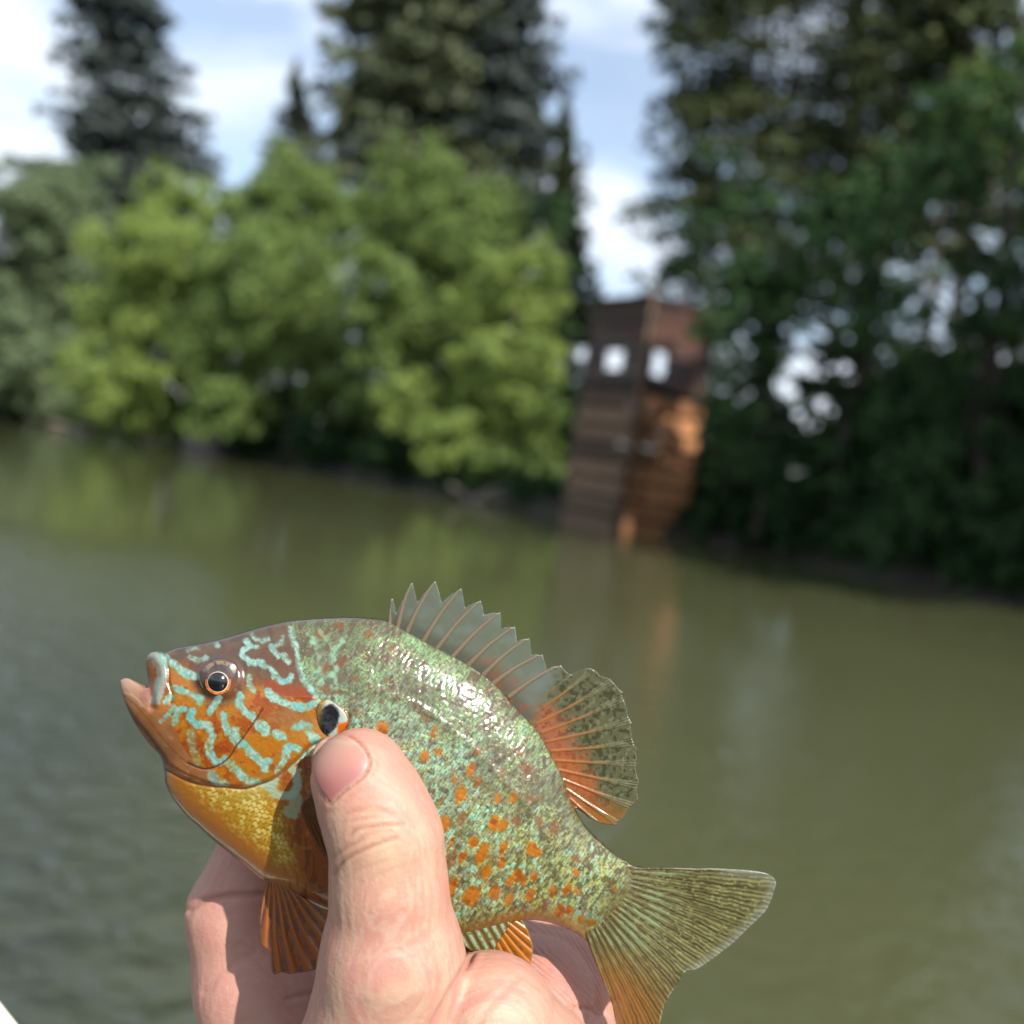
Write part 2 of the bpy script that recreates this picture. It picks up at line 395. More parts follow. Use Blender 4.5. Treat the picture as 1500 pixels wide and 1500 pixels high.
BG = 'broadleaf trees along the far bank'
broadleaf('broadleaf_tree', 'dull olive broadleaf tree at the far left edge of the bank', 'tree', (70, 612), 82, [(60, 300, 75), (115, 290, 70), (110, 390, 95), (20, 420, 80), (40, 520, 90), (130, 500, 80), (-30, 520, 90), (-60, 400, 90)], F_DULL, .42, 1.0, seed=21, group=BG, r0=.3)
broadleaf('broadleaf_tree', 'yellow-green broadleaf tree, the brightest on the bank, in front of the blue-grey conifer', 'tree', (230, 640), 56, [(255, 305, 62), (205, 375, 75), (290, 390, 85), (210, 470, 95), (290, 490, 95), (170, 555, 75), (250, 570, 80)], F_BRIGHT, .3, 1.0, seed=22, group=BG, r0=.24)
broadleaf('broadleaf_tree', 'mid-green broadleaf tree between the yellow-green tree and the tall leafy one', 'tree', (420, 670), 47, [(430, 275, 75), (370, 330, 70), (470, 330, 75), (400, 420, 95), (460, 450, 90), (350, 500, 90), (430, 540, 90), (340, 590, 70), (500, 560, 70)], F_MID, .26, 1.0, seed=23, group=BG, r0=.22)
broadleaf('broadleaf_tree', 'tall leafy green tree mid-bank with its crown in front of the olive conifers', 'tree', (610, 700), 38, [(615, 255, 65), (570, 320, 80), (660, 320, 75), (725, 305, 50), (560, 420, 85), (640, 430, 90), (710, 400, 70), (560, 520, 85), (640, 540, 85)], F_MID, .22, 1.1, seed=24, group=BG, r0=.2)
broadleaf('broadleaf_tree', 'rounded bright green tree on the water edge just left of the wooden tower', 'tree', (745, 725), 33, [(760, 400, 60), (710, 440, 70), (790, 450, 55), (740, 510, 75), (800, 530, 45), (700, 580, 75), (775, 600, 60), (600, 590, 65), (650, 640, 55), (730, 660, 50), (800, 655, 35)], F_BRIGHT, .2, 1.0, seed=25, group=BG, r0=.16)
broadleaf('broadleaf_tree', 'dark green tree filling the gap behind the rounded bright tree', 'tree', (790, 680), 46, [(790, 330, 55), (815, 400, 45), (770, 420, 60), (800, 480, 45), (780, 560, 70)], F_DARK, .28, 1.0, seed=26, group=BG)
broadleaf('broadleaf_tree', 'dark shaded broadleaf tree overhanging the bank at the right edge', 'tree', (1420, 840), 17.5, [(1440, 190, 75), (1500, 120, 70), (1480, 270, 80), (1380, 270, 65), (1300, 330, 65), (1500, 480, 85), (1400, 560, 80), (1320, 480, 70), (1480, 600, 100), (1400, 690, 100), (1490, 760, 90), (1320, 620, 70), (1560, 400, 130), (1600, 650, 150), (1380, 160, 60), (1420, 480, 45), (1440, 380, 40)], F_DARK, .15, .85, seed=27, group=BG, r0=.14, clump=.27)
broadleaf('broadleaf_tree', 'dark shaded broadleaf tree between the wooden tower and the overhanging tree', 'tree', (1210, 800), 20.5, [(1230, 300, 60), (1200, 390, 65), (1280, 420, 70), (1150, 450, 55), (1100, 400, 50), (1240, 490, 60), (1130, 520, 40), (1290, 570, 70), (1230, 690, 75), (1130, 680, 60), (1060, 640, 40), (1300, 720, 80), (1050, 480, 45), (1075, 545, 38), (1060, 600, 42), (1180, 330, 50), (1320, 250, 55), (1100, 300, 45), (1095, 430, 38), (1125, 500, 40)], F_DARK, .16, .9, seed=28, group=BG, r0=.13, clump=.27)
broadleaf('broadleaf_tree', 'sunlit leafy tree top high at the right edge above the shaded trees', 'tree', (1520, 830), 20, [(1490, 210, 60), (1540, 120, 80), (1440, 130, 50), (1560, 300, 90)], F_MID, .16, .8, seed=29, group=BG)
broadleaf('broadleaf_tree', 'large broadleaf tree added out of view beyond the right edge to shade the bank', 'tree', (1960, 960), 13.5, [(1850, 100, 220), (2050, 200, 260), (1900, 350, 240), (2150, -50, 260), (1950, -200, 220), (1780, 420, 160), (2050, 550, 260), (1850, 650, 200)], F_DARK, .2, .8, seed=30, group=BG, r0=.2)  # unseen tree, added to throw shade on the right bank

broadleaf('broadleaf_tree', 'shadowy broadleaf tree half hidden behind the tall leafy tree and the rounded bright one', 'tree', (660, 680), 45, [(640, 350, 70), (700, 430, 80), (620, 500, 90), (720, 540, 85), (580, 600, 80), (760, 480, 60), (680, 620, 80), (720, 340, 50)], F_MID, .27, 1.0, seed=31, group=BG)
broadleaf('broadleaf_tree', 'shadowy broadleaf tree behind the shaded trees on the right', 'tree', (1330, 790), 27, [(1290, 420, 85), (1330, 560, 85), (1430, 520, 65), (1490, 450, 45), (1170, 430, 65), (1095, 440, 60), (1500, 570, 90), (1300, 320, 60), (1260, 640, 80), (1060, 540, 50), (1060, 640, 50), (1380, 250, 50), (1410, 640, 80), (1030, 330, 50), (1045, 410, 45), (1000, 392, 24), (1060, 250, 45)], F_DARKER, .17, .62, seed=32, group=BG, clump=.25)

broadleaf('broadleaf_tree', 'slender leafy tree added close to the right side of the wooden tower to shade it', 'tree', (1105, 790), 21.8, [(1138, 432, 42), (1120, 505, 36), (1090, 400, 40), (1105, 560, 28), (1150, 380, 42), (1075, 470, 26), (1110, 640, 40), (1180, 568, 20), (1148, 612, 22), (1222, 520, 24)], F_DARK, .15, .9, depth=.1, seed=33, group=BG, r0=.08)  # crown added on the sun's path to shade the tower's right face

SG = 'shrubs overhanging the water edge'
def shrub(label, px, Y, blobs, mat, size, seed): broadleaf('shrub', label, 'shrub', px, Y, blobs, mat, size, 1.0, .7, .05, seed, SG)
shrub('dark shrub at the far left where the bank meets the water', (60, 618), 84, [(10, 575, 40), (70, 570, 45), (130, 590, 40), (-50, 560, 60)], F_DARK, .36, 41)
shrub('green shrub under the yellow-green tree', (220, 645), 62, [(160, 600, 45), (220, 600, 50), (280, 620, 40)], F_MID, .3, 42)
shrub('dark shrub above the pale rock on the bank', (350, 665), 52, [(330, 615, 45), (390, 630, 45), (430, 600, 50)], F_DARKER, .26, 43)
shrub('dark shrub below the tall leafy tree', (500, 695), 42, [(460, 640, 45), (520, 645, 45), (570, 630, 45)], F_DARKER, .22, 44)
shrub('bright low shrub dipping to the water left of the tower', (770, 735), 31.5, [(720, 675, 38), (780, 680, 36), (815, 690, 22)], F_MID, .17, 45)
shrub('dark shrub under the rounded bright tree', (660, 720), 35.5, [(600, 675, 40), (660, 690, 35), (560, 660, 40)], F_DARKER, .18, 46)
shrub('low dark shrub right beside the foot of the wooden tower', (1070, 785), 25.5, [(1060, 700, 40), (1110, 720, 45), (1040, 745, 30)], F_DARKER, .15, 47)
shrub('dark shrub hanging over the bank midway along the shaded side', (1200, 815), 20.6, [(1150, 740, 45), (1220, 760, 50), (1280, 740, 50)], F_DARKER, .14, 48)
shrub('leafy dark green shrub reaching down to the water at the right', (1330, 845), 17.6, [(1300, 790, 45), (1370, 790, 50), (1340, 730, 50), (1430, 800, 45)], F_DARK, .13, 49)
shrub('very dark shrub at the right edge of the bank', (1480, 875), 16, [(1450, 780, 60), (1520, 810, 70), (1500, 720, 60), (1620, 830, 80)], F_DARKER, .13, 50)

# understorey that reads as one dark mass behind the first trees (kept low behind the tower)
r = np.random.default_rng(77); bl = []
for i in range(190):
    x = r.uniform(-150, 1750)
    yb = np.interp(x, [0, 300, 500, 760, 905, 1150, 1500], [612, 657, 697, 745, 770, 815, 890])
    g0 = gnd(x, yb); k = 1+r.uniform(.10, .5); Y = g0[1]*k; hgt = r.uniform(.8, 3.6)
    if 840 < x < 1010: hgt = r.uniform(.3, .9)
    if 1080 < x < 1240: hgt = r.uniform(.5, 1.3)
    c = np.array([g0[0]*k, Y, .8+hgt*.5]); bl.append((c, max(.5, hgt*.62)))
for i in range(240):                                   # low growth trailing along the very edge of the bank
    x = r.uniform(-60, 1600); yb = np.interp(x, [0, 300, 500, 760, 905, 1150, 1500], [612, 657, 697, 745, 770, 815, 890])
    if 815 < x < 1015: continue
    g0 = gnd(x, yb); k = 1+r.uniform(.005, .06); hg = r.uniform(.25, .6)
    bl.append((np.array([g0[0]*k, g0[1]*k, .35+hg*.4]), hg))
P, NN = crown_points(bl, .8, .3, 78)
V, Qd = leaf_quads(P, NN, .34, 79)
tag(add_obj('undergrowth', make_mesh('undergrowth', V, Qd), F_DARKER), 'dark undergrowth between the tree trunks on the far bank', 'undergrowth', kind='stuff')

# rock, log and driftwood at the waterline
def lump(name, label, cat, c, rx, ry, rz, mat, seed):
    me = bpy.data.meshes.new(name); import bmesh
    bm = bmesh.new(); bmesh.ops.create_icosphere(bm, subdivisions=4, radius=1)
    for v in bm.verts:
        p = np.array(v.co); k = 1+.35*(fbm(np.array([p[0]*1.6+seed]), np.array([p[1]*1.6+p[2]*1.3]), seed)[0]-.5)*2
        v.co = Vector((p[0]*rx*k, p[1]*ry*k, p[2]*rz*k))
    bm.to_mesh(me); bm.free(); me.polygons.foreach_set('use_smooth', np.ones(len(me.polygons), bool))
    o = add_obj(name, me, mat); o.location = c; tag(o, label, cat); return o
g0 = gnd(297, 662); lump('boulder', 'pale rounded boulder at the waterline below the dark shrubs', 'rock', g0+np.array([0, .5, .2]), 1.25, .8, .75, M_ROCK, 3)
mb = MB(); a = gnd(-15, 606); c = gnd(125, 634)
mb.tube([a+np.array([0, 0, .35]), (a+c)/2+np.array([0, 0, .3]), c+np.array([0, 0, .15])], [.22, .2, .15], 10)
tag(mb.build('fallen_log', M_DRIFT, flat=False), 'pale fallen log lying along the water edge at the far left', 'log')
mb = MB(); a = gnd(690, 737)
for (dx, dy, dz) in ((1.5, .2, .35), (1.1, .4, .65), (-.7, .1, .45), (.6, -.2, .2)):
    mb.tube([a, a+np.array([dx*.5, dy*.5, dz*.7]), a+np.array([dx, dy, dz])], [.10, .07, .03], 7)
tag(mb.build('driftwood', M_DRIFT, flat=False), 'tangle of pale driftwood branches under the rounded bright tree', 'driftwood')

# ------------------------------------------------------------------ wooden tower
A = gnd(905, 778); A[2] = 0
dr = np.array([.826, .563, 0]); dl = np.array([-.563, .826, 0]); WL, WR = 2.2, 2.05
zU = np.array([0, 0, 1.0])
tower = empty('wooden_tower', A); tower.rotation_euler = Matrix.Rotation(math.radians(2.2), 4, Vector((0, 1, 0))).to_euler(); tag(tower, 'tall dark weathered wooden tower with boxed cabin and plank base at the water edge', 'tower')
nl = -dr; nr = -dl                                   # outward normals of the two faces seen
r = random.Random(5)
def face_planks(mbd, org, along, normal, width, z0, z1, n, gap, thick, jitter=.02):
    h = (z1-z0)/n
    for i in range(n):
        zc = z0+(i+.5)*h; j = r.uniform(-jitter, jitter); e0 = r.uniform(0, .05); e1 = r.uniform(0, .05)
        L_ = width-e0-e1
        mbd.box(org+along*(e0+L_/2)+normal*(j+thick/2)+zU*zc, along*L_/2, normal*thick/2, zU*(h/2-gap))
O0 = np.zeros(3)
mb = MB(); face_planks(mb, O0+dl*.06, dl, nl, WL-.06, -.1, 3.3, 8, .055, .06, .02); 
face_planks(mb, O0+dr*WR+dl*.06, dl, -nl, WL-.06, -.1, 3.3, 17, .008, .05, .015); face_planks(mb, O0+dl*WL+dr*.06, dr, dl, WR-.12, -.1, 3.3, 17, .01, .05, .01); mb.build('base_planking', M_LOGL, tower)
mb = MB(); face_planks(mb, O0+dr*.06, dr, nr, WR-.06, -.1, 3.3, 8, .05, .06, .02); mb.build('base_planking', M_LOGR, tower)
mb = MB()
for (u, v_) in ((.03, .03), (WR-.03, .03), (.03, WL-.03), (WR-.03, WL-.03)):
    mb.box(dr*u+dl*v_+zU*2.66, dr*.07, dl*.07, zU*2.78)
mb.build('corner_posts', M_DARKW, tower)
mb = MB(); mb.box(dr*WR/2+dl*WL/2+zU*3.38, dr*(WR/2+.12), dl*(WL/2+.12), zU*.07); mb.build('deck', M_DARKW, tower)
# cabin walls with openings you can see through (boards butted round each opening)
def wall_with_hole(name, org, along, normal, width, z0, z1, u0, u1, v0, v1, mat):
    mbd = MB(); th = .03
    def seg(ua, ub, za, zb):
        n = max(1, int((zb-za)/.2)); face_planks(mbd, org+along*ua, along, normal, ub-ua, za, zb, n, .004, th, .004)
    seg(0, width, z0, v0); seg(0, width, v1, z1); seg(0, u0, v0, v1); seg(u1, width, v0, v1)
    return mbd.build(name, mat, tower)
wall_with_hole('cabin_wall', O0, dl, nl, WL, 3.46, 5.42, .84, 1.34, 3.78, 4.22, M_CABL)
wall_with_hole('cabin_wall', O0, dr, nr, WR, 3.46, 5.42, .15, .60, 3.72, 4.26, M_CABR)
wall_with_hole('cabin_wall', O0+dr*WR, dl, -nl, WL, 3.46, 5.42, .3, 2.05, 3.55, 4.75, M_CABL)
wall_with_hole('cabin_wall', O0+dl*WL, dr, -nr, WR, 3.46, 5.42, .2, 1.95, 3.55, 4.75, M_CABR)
mb = MB(); mb.box(dr*WR/2+dl*WL/2+zU*5.50, dr*(WR/2+.14)+zU*.05, dl*(WL/2+.14), zU*.06); mb.build('roof', M_DARKW, tower)
mb = MB(); mb.tube([nl*.16+nr*.16+zU*-.3, nl*.16+nr*.16+zU*2.5, nl*.15+nr*.15+zU*5.6], [.05, .05, .04], 9); mb.build('pole', M_POLE, tower, flat=False)
mb = MB()
for i in range(14):
    zc = .15+i*.2; mb.box(nr*.1+dr*.34+zU*zc, dr*.22, nr*.03, zU*.025)
mb.build('ladder_rungs', M_POLE, tower)
# ------------------------------------------------------------------ the fish
FD = 0.225; U = FD/1500                   # distance of the fish's middle plane, and metres per photo pixel there
FISH_M = Matrix(((RGT[0], UPV[0], -FWD[0], 0), (RGT[1], UPV[1], -FWD[1], 0), (RGT[2], UPV[2], -FWD[2], 0), (0, 0, 0, 1)))
FO = EYE + FWD*FD
FISH_M.translation = Vector(FO)
def loc(px, py, z):                       # z in metres towards the viewer, from the middle plane
    k = U*(1-z/FD)
    return np.stack([(px-750)*k, -(py-750)*k, z], -1)

fish = empty('fish'); fish.matrix_world = FISH_M
tag(fish, 'orange-bellied sunfish with turquoise cheek stripes and orange spots, held up in a hand', 'fish')

def grid_mesh(outline, step):
    """square cells inside an outline, border vertices moved onto it"""
    x0, y0 = outline.min(0)-2*step; x1, y1 = outline.max(0)+2*step
    nx, ny = int((x1-x0)/step)+1, int((y1-y0)/step)+1
    cx = x0+(np.arange(nx)+.5)*step; cy = y0+(np.arange(ny)+.5)*step
    CX, CY = np.meshgrid(cx, cy)
    m = in_poly(CX, CY, outline)
    vid = -np.ones((ny+1, nx+1), int)
    used = np.zeros((ny+1, nx+1), bool); full = np.ones((ny+1, nx+1), bool)
    mp_ = np.pad(m, 1)
    for a in (0, 1):
        for b_ in (0, 1):
            q = mp_[a:a+ny+1, b_:b_+nx+1]; used |= q; full &= q
    vid[used] = np.arange(used.sum())
    VX, VY = np.meshgrid(x0+np.arange(nx+1)*step, y0+np.arange(ny+1)*step)
    px, py = VX[used].copy(), VY[used].copy(); bd = ~full[used]
    _, _, _, bx, by = pl_dist(px[bd], py[bd], outline, True, True)
    px[bd], py[bd] = bx, by
    J, I = np.nonzero(m)
    quads = np.stack([vid[J, I], vid[J+1, I], vid[J+1, I+1], vid[J, I+1]], 1)
    return px, py, bd, quads, m, used, (x0, y0, nx, ny)
def two_sided(name, px, py, bd, quads, zf, zb, C, mat, parent, extra=None):
    """front and back sheets sharing the border: a closed solid"""
    n = len(px); F = loc(px, py, zf)
    inner = ~bd; bid = np.where(bd, np.arange(n), 0); bid[inner] = n+np.arange(inner.sum())
    B = loc(px, py, zf); kf = loc(px, py, zf)
    B[:, 2] = zb; B = B[inner]
    V = np.concatenate([F, B]); Qd = np.concatenate([quads, bid[quads][:, ::-1]])
    me = make_mesh(name, V, Qd)
    col_attr(me, np.concatenate([C, C[inner]]))
    for k, v in (extra or {}).items(): f_attr(me, np.concatenate([v, v[inner]]), k)
    return add_obj(name, me, mat, parent)
def inflate(m):
    """membrane inflated over a mask (Poisson), coarse to fine"""
    h = None
    for f, it in ((16, 300), (8, 250), (4, 200), (2, 150), (1, 80)):
        ny, nx = m.shape[0]//f+2, m.shape[1]//f+2
        mm = np.zeros((ny*f, nx*f), bool); mm[:m.shape[0], :m.shape[1]] = m
        M = mm.reshape(ny, f, nx, f).mean((1, 3)) > .5
        if h is None: h = np.zeros((ny, nx))
        else:
            hh = np.repeat(np.repeat(h, 2, 0), 2, 1); z = np.zeros((ny, nx)); a, b_ = min(ny, hh.shape[0]), min(nx, hh.shape[1]); z[:a, :b_] = hh[:a, :b_]; h = z
        for _ in range(it):
            p = np.pad(h, 1); h = np.where(M, (p[:-2, 1:-1]+p[2:, 1:-1]+p[1:-1, :-2]+p[1:-1, 2:]+f*f)/4, 0)
    return h[:m.shape[0], :m.shape[1]]

BODY = smooth([(176, 1002), (179, 995), (188, 994), (203, 1002), (214, 1008), (218, 1003), (215, 985), (214, 968), (219, 957), (230, 955), (238, 958), (245, 955),
  (257, 950), (272, 947), (289, 944), (305, 941), (321, 937), (353, 928), (382, 919), (417, 911), (457, 907), (497, 905), (530, 905), (567, 910), (600, 927), (637, 947),
  (677, 968), (710, 989), (733, 1010), (750, 1030), (767, 1048), (790, 1073), (803, 1097), (817, 1123), (828, 1147), (837, 1175), (847, 1193), (863, 1217), (883, 1236),
  (903, 1253), (928, 1269), (946, 1280), (938, 1312), (915, 1345), (888, 1372), (868, 1384), (850, 1371), (834, 1362), (803, 1351), (768, 1348), (730, 1358), (690, 1368),
  (650, 1374), (610, 1375), (560, 1366), (520, 1350), (480, 1331), (447, 1317), (420, 1303), (387, 1291), (363, 1272), (337, 1251), (310, 1229), (293, 1213),
  (275, 1197), (254, 1171), (242, 1147), (241, 1133), (235, 1109), (217, 1088), (198, 1061), (183, 1029)], True, 2.5)
px, py, bd, quads, m, used, (gx0, gy0, gnx, gny) = grid_mesh(BODY, 1.0)
hgrid = inflate(m)
# cell heights -> vertex heights
hp = np.pad(hgrid, 1)
hv = (hp[:-1, :-1]+hp[1:, :-1]+hp[:-1, 1:]+hp[1:, 1:])/4
u = hv[used]; u = u/u.max()
HB = 72*np.sqrt(np.maximum(u, 0))
GILL = smooth([(420, 912), (425, 921), (429, 936), (436, 965), (445, 997), (457, 1013), (467, 1024), (488, 1028), (506, 1040), (511, 1056), (500, 1080), (458, 1091), (436, 1112), (413, 1132), (398, 1142), (379, 1149), (358, 1155), (327, 1153), (301, 1151), (275, 1144), (250, 1131), (238, 1124)], sp=3)
PREO = smooth([(384, 1040), (376, 1052), (358, 1078), (347, 1092), (334, 1111), (316, 1123), (297, 1126), (275, 1118)], sp=3)
HEADP = np.concatenate([GILL, [(150, 1124), (150, 900), (420, 880)]])
AX = smooth([(170, 985), (240, 1010), (330, 1045), (450, 1088), (560, 1125), (680, 1180), (780, 1245), (860, 1300), (960, 1352)], sp=6)
s_ = (px-190)*.911+(py-995)*.412
_n = -(px-190)*.412+(py-995)*.911; _as = (AX[:, 0]-190)*.911+(AX[:, 1]-995)*.412; _at = -(AX[:, 0]-190)*.412+(AX[:, 1]-995)*.911
_cf = np.polyfit(_as, _at, 3); t_ = _n-np.polyval(_cf, s_)                                   # along and across the body; t grows towards the belly
edge_end = pl_dist(px, py, np.array([(946, 1280), (938, 1312), (915, 1345), (888, 1372), (868, 1384)], float))
HB *= np.clip(edge_end/85, 0.03, 1)**.55*(.25+.75*sstep(0, 40, edge_end))
dout = pl_dist(px, py, BODY[::2], True)
gd = box_dist(px, py, GILL, 40); inh = in_poly(px, py, HEADP)
gs = np.where(inh, -gd, gd)                  # negative on the gill cover
pd, _, psg, _, _ = pl_dist(px, py, PREO, False, True)
WX = px+3*(fbm(px/7, py/7, 1)-.5)*2; WY = py+3*(fbm(px/7, py/7, 2)-.5)*2
WX2 = px+1.6*(fbm(px/3, py/3, 3)-.5)*2; WY2 = py+1.6*(fbm(px/3, py/3, 4)-.5)*2
NW = fbm(px/8, py/8, 5)
def stroke(pts, wd, soft=1.3, warp=1):
    P = smooth(pts, sp=3) if len(pts) > 2 else np.array(pts, float)
    X, Y = (WX, WY) if warp == 1 else (WX2, WY2)
    d = box_dist(X, Y, P, wd+14)
    wv_ = wd*(.72+.56*NW); return 1-sstep(wv_-soft, wv_+soft, d)
def spot(cx, cy, rx, ry, ang=.35, soft=.28):
    c, s = math.cos(ang), math.sin(ang)
    dx, dy = WX+2.5*(n3-.5)*2-cx, WY+4*(n3-.5)*2-cy; a = (dx*c+dy*s)/rx; b_ = (-dx*s+dy*c)/ry
    return 1-sstep(1-soft, 1+soft, np.sqrt(a*a+b_*b_))

# scales: staggered rows along the body
PS, PT = 9.2, 8.2
ss = s_ + .16*t_ + 5*(fbm(px/30, py/30, 7)-.5); row = np.floor(t_/PT); so = ss/PS + .5*(row % 2) + .25*(fbm(px/40, py/40, 8)-.5)
cell = np.floor(so); fu = so-cell; fv = t_/PT-row
rnd = hsh(cell, row, 3); rnd2 = hsh(cell, row, 9); rnd3 = hsh(cell, row, 15)
ex = (fu-.5)*2; ey = (fv-.5)*2
sc_d = np.sqrt((ex*.9)**2+(ey)**2)
scale_h = np.clip(1-sc_d**2.2, 0, 1)*.55 + (rnd-.5)*.5*ex + (rnd2-.5)*.5*ey + .3*(1-fu)
flank_w = sstep(0, 14, gs)                   # 1 on the body behind the head

# base colours (as the skin looks in daylight, 0-255)
def col(c): return np.array(c, float)
n1 = fbm(px/26, py/26, 21); n2 = fbm(px/9, py/9, 22, 2); n3 = fbm(px/3.2, py/3.2, 23, 2); n4 = fbm(px/55, py/55, 24)
C = np.tile(col((128, 142, 112)), (len(px), 1))
def paint(mask, c, k=1.0):
    global C
    C += (np.asarray(c, float)-C)*(mask*k)[:, None]
backf = sstep(-30, -128, t_)                 # towards the back
rear = sstep(470, 700, s_)
# mottling: short dashes across the body, speckle, and colour that changes only loosely with the scales
d1 = fbm(ss/5.8, t_/12., 141, 2); d2 = fbm(ss/4.6+9, t_/10., 142, 2); d3 = fbm(ss/5.2+5, t_/9., 143, 2); g1 = fbm(px/2.0, py/2.0, 144, 1)
lowf = sstep(-30, 90, t_)
C[:] = (132, 134, 102)
paint(sstep(.44, .60, .7*d1+.3*rnd), (140, 168, 142))
paint(lowf*sstep(.42, .58, fbm(ss/5, t_/7, 145, 2)), (158, 130, 58), .7)
paint(sstep(.50, .64, .65*d2+.35*rnd2), (78, 74, 50), .75)
paint(sstep(.50-.05, .60-.03, .7*d3+.3*rnd3-.05*(1-lowf))*(1-.75*backf)*(1-.35*rear), (148, 202, 178), .9)
paint(sstep(.5, .7, n1)*sstep(.45, .6, d2), (158, 158, 84), .5)
paint(sstep(.52, .64, fbm(ss/4, t_/6, 148, 2)), (136, 128, 112), .5)
paint(rear*sstep(.42, .6, d1), (156, 158, 84), .75)
paint(rear*sstep(.5, .62, d2), (88, 78, 44), .75)
paint(backf*sstep(.35, .55, n1), (100, 80, 60), .75)
paint(backf*sstep(.46, .58, d1), (122, 148, 100), .75)
paint(sstep(.55, .95, np.abs(ex))*sstep(.2, .8, fu), (64, 62, 42), .62)          # dark rear edge of each scale
paint(sstep(.60, .72, g1)*sstep(.35, .6, n2), (196, 206, 140), .45); paint(sstep(.64, .78, fbm(px/2.4, py/2.4, 146, 1)), (66, 62, 46), .3)
C[:] = np.clip(np.array((134., 134, 108))+(C-np.array((124., 122, 94)))*1.06, 8, 245)
paint(sstep(.42, .66, n4)*sstep(60, -60, t_), (92, 82, 60), .38); paint(sstep(.5, .3, n4)*lowf*sstep(.35, .6, d3), (150, 200, 176), .55)
# faint dusky bars
paint(sstep(.55, .75, fbm(ss/60, t_/160, 31))*(1-rear)*sstep(-20, -90, t_), (84, 76, 62), .35)
# lower flank behind the thumb: tan edge
paint(sstep(26, 6, dout)*sstep(620, 660, px)*sstep(1300, 1340, py), (176, 128, 66), .75)
SPOTS = [(560, 1067, 10, 10), (636, 1071, 5, 14), (622, 1108, 6, 10), (642, 1103, 5, 5), (690, 1127, 8, 13), (664, 1141, 5, 6), (674, 1164, 9, 15), (616, 1148, 6, 7), (728, 1169, 5, 9), (751, 1167, 6, 9),
  (651, 1207, 10, 14), (724, 1206, 8, 14), (737, 1209, 7, 13), (660, 1237, 4, 13), (693, 1235, 7, 11), (706, 1250, 9, 20), (714, 1277, 7, 14), (678, 1256, 5, 14), (738, 1243, 6, 13), (735, 1265, 5, 11), (778, 1243, 8, 12),
  (787, 1249, 8, 8), (758, 1281, 8, 11), (766, 1291, 5, 10), (747, 1292, 6, 8), (783, 1284, 5, 7), (662, 1299, 8, 18), (690, 1313, 14, 16), (724, 1306, 8, 14), (746, 1318, 5, 10), (777, 1311, 7, 13), (810, 1306, 6, 13),
  (830, 1303, 7, 12), (820, 1334, 7, 10), (834, 1334, 8, 7), (842, 1276, 7, 5), (866, 1351, 8, 5), (851, 1347, 7, 7), (560, 1130, 8, 12), (590, 1180, 8, 12), (610, 1240, 9, 14), (620, 1300, 9, 15), (580, 1290, 10, 14), (550, 1230, 8, 13), (902, 1304, 5, 4), (844, 1306, 5, 6)]
BROWN = [(811, 1213, 7, 11), (777, 1171, 6, 7), (771, 1126, 10, 9), (790, 1204, 7, 7), (756, 1202, 8, 8), (697, 1150, 5, 7), (677, 1198, 6, 12), (660, 1261, 8, 14), (647, 1173, 5, 6), (843, 1258, 7, 5), (848, 1306, 6, 6), (868, 1253, 4, 5), (891, 1293, 5, 4), (947, 1302, 6, 4), (798, 1324, 4, 8), (478, 980, 8, 8), (500, 970, 6, 10), (477, 1010, 8, 7), (497, 1013, 6, 5), (522, 993, 6, 5), (522, 1043, 5, 6), (565, 996, 5, 4), (560, 1027, 4, 4), (623, 1050, 4, 6), (700, 1100, 6, 9), (760, 1100, 6, 8), (735, 1130, 5, 7), (470, 930, 9, 6), (497, 915, 8, 5), (540, 930, 8, 5), (575, 950, 7, 5)]
for (a, b_, c, d) in BROWN: paint(spot(a, b_, c, d)*flank_w, (134, 82, 44), .62)
_r = np.random.default_rng(19)
for _i in range(46):
    q_ = _r.integers(len(px)); paint(spot(px[q_], py[q_], _r.uniform(2.5, 6), _r.uniform(4, 9))*flank_w*sstep(-120, -40, t_), (150, 88, 30), _r.uniform(.3, .75))
for (a, b_, c, d) in SPOTS:
    k = spot(a, b_, c*.86, d*.86)*flank_w; paint(k, (178, 110, 14), .95); paint(k*sstep(.5, .75, n3), (196, 134, 34), .55); paint(k*sstep(.6, .85, rnd), (128, 62, 10), .5)
# breast and belly
BELLY = in_poly(WX, WY, np.array([(230, 1120), (250, 1131), (301, 1151), (379, 1149), (413, 1130), (445, 1110), (500, 1088), (545, 1110), (585, 1200), (600, 1290), (640, 1345), (640, 1400), (380, 1400), (200, 1200)], float))
bel = BELLY*sstep(-1, 2, gs)
paint(bel, (186, 108, 36))
goldm = bel*sstep(455, 405, px+.28*(1220-py))
gold = goldm*sstep(10, 60, dout+12*(n2-.5))
paint(goldm, (200, 136, 40)); paint(gold, (202, 162, 52), .9)
_wx, _wy = px+9*(fbm(px/16, py/16, 46)-.5), py+9*(fbm(px/16, py/16, 47)-.5); gx = (_wx*.45+_wy*.89)/9.5; gy = (-_wx*.89+_wy*.45)/5.6; gr = np.floor(gy); go = gx+.5*(gr % 2); gc = np.floor(go); gu = go-gc; gv = gy-gr; gk = hsh(gc, gr, 41)
paint(gold*sstep(.42, .6, gk*.6+n3*.4)*sstep(.98, .55, np.abs(gu-.5)*2), (226, 196, 96), .85)  # bright glints of the gold scales painted into the colour, next line too
paint(gold*sstep(.55, .75, gk)*sstep(.9, .4, np.abs(gv-.5)*2), (240, 226, 150), .7)
paint(gold*sstep(.75, .95, np.abs(gu-.5)*2), (150, 96, 24), .5)
paint(goldm*sstep(40, 0, np.abs(gs))*sstep(300, 380, px), (214, 204, 140), .6)
paint(bel*sstep(46, 8, dout), (206, 132, 62), .85); paint(bel*sstep(20, 2, dout), (222, 164, 116), .8)
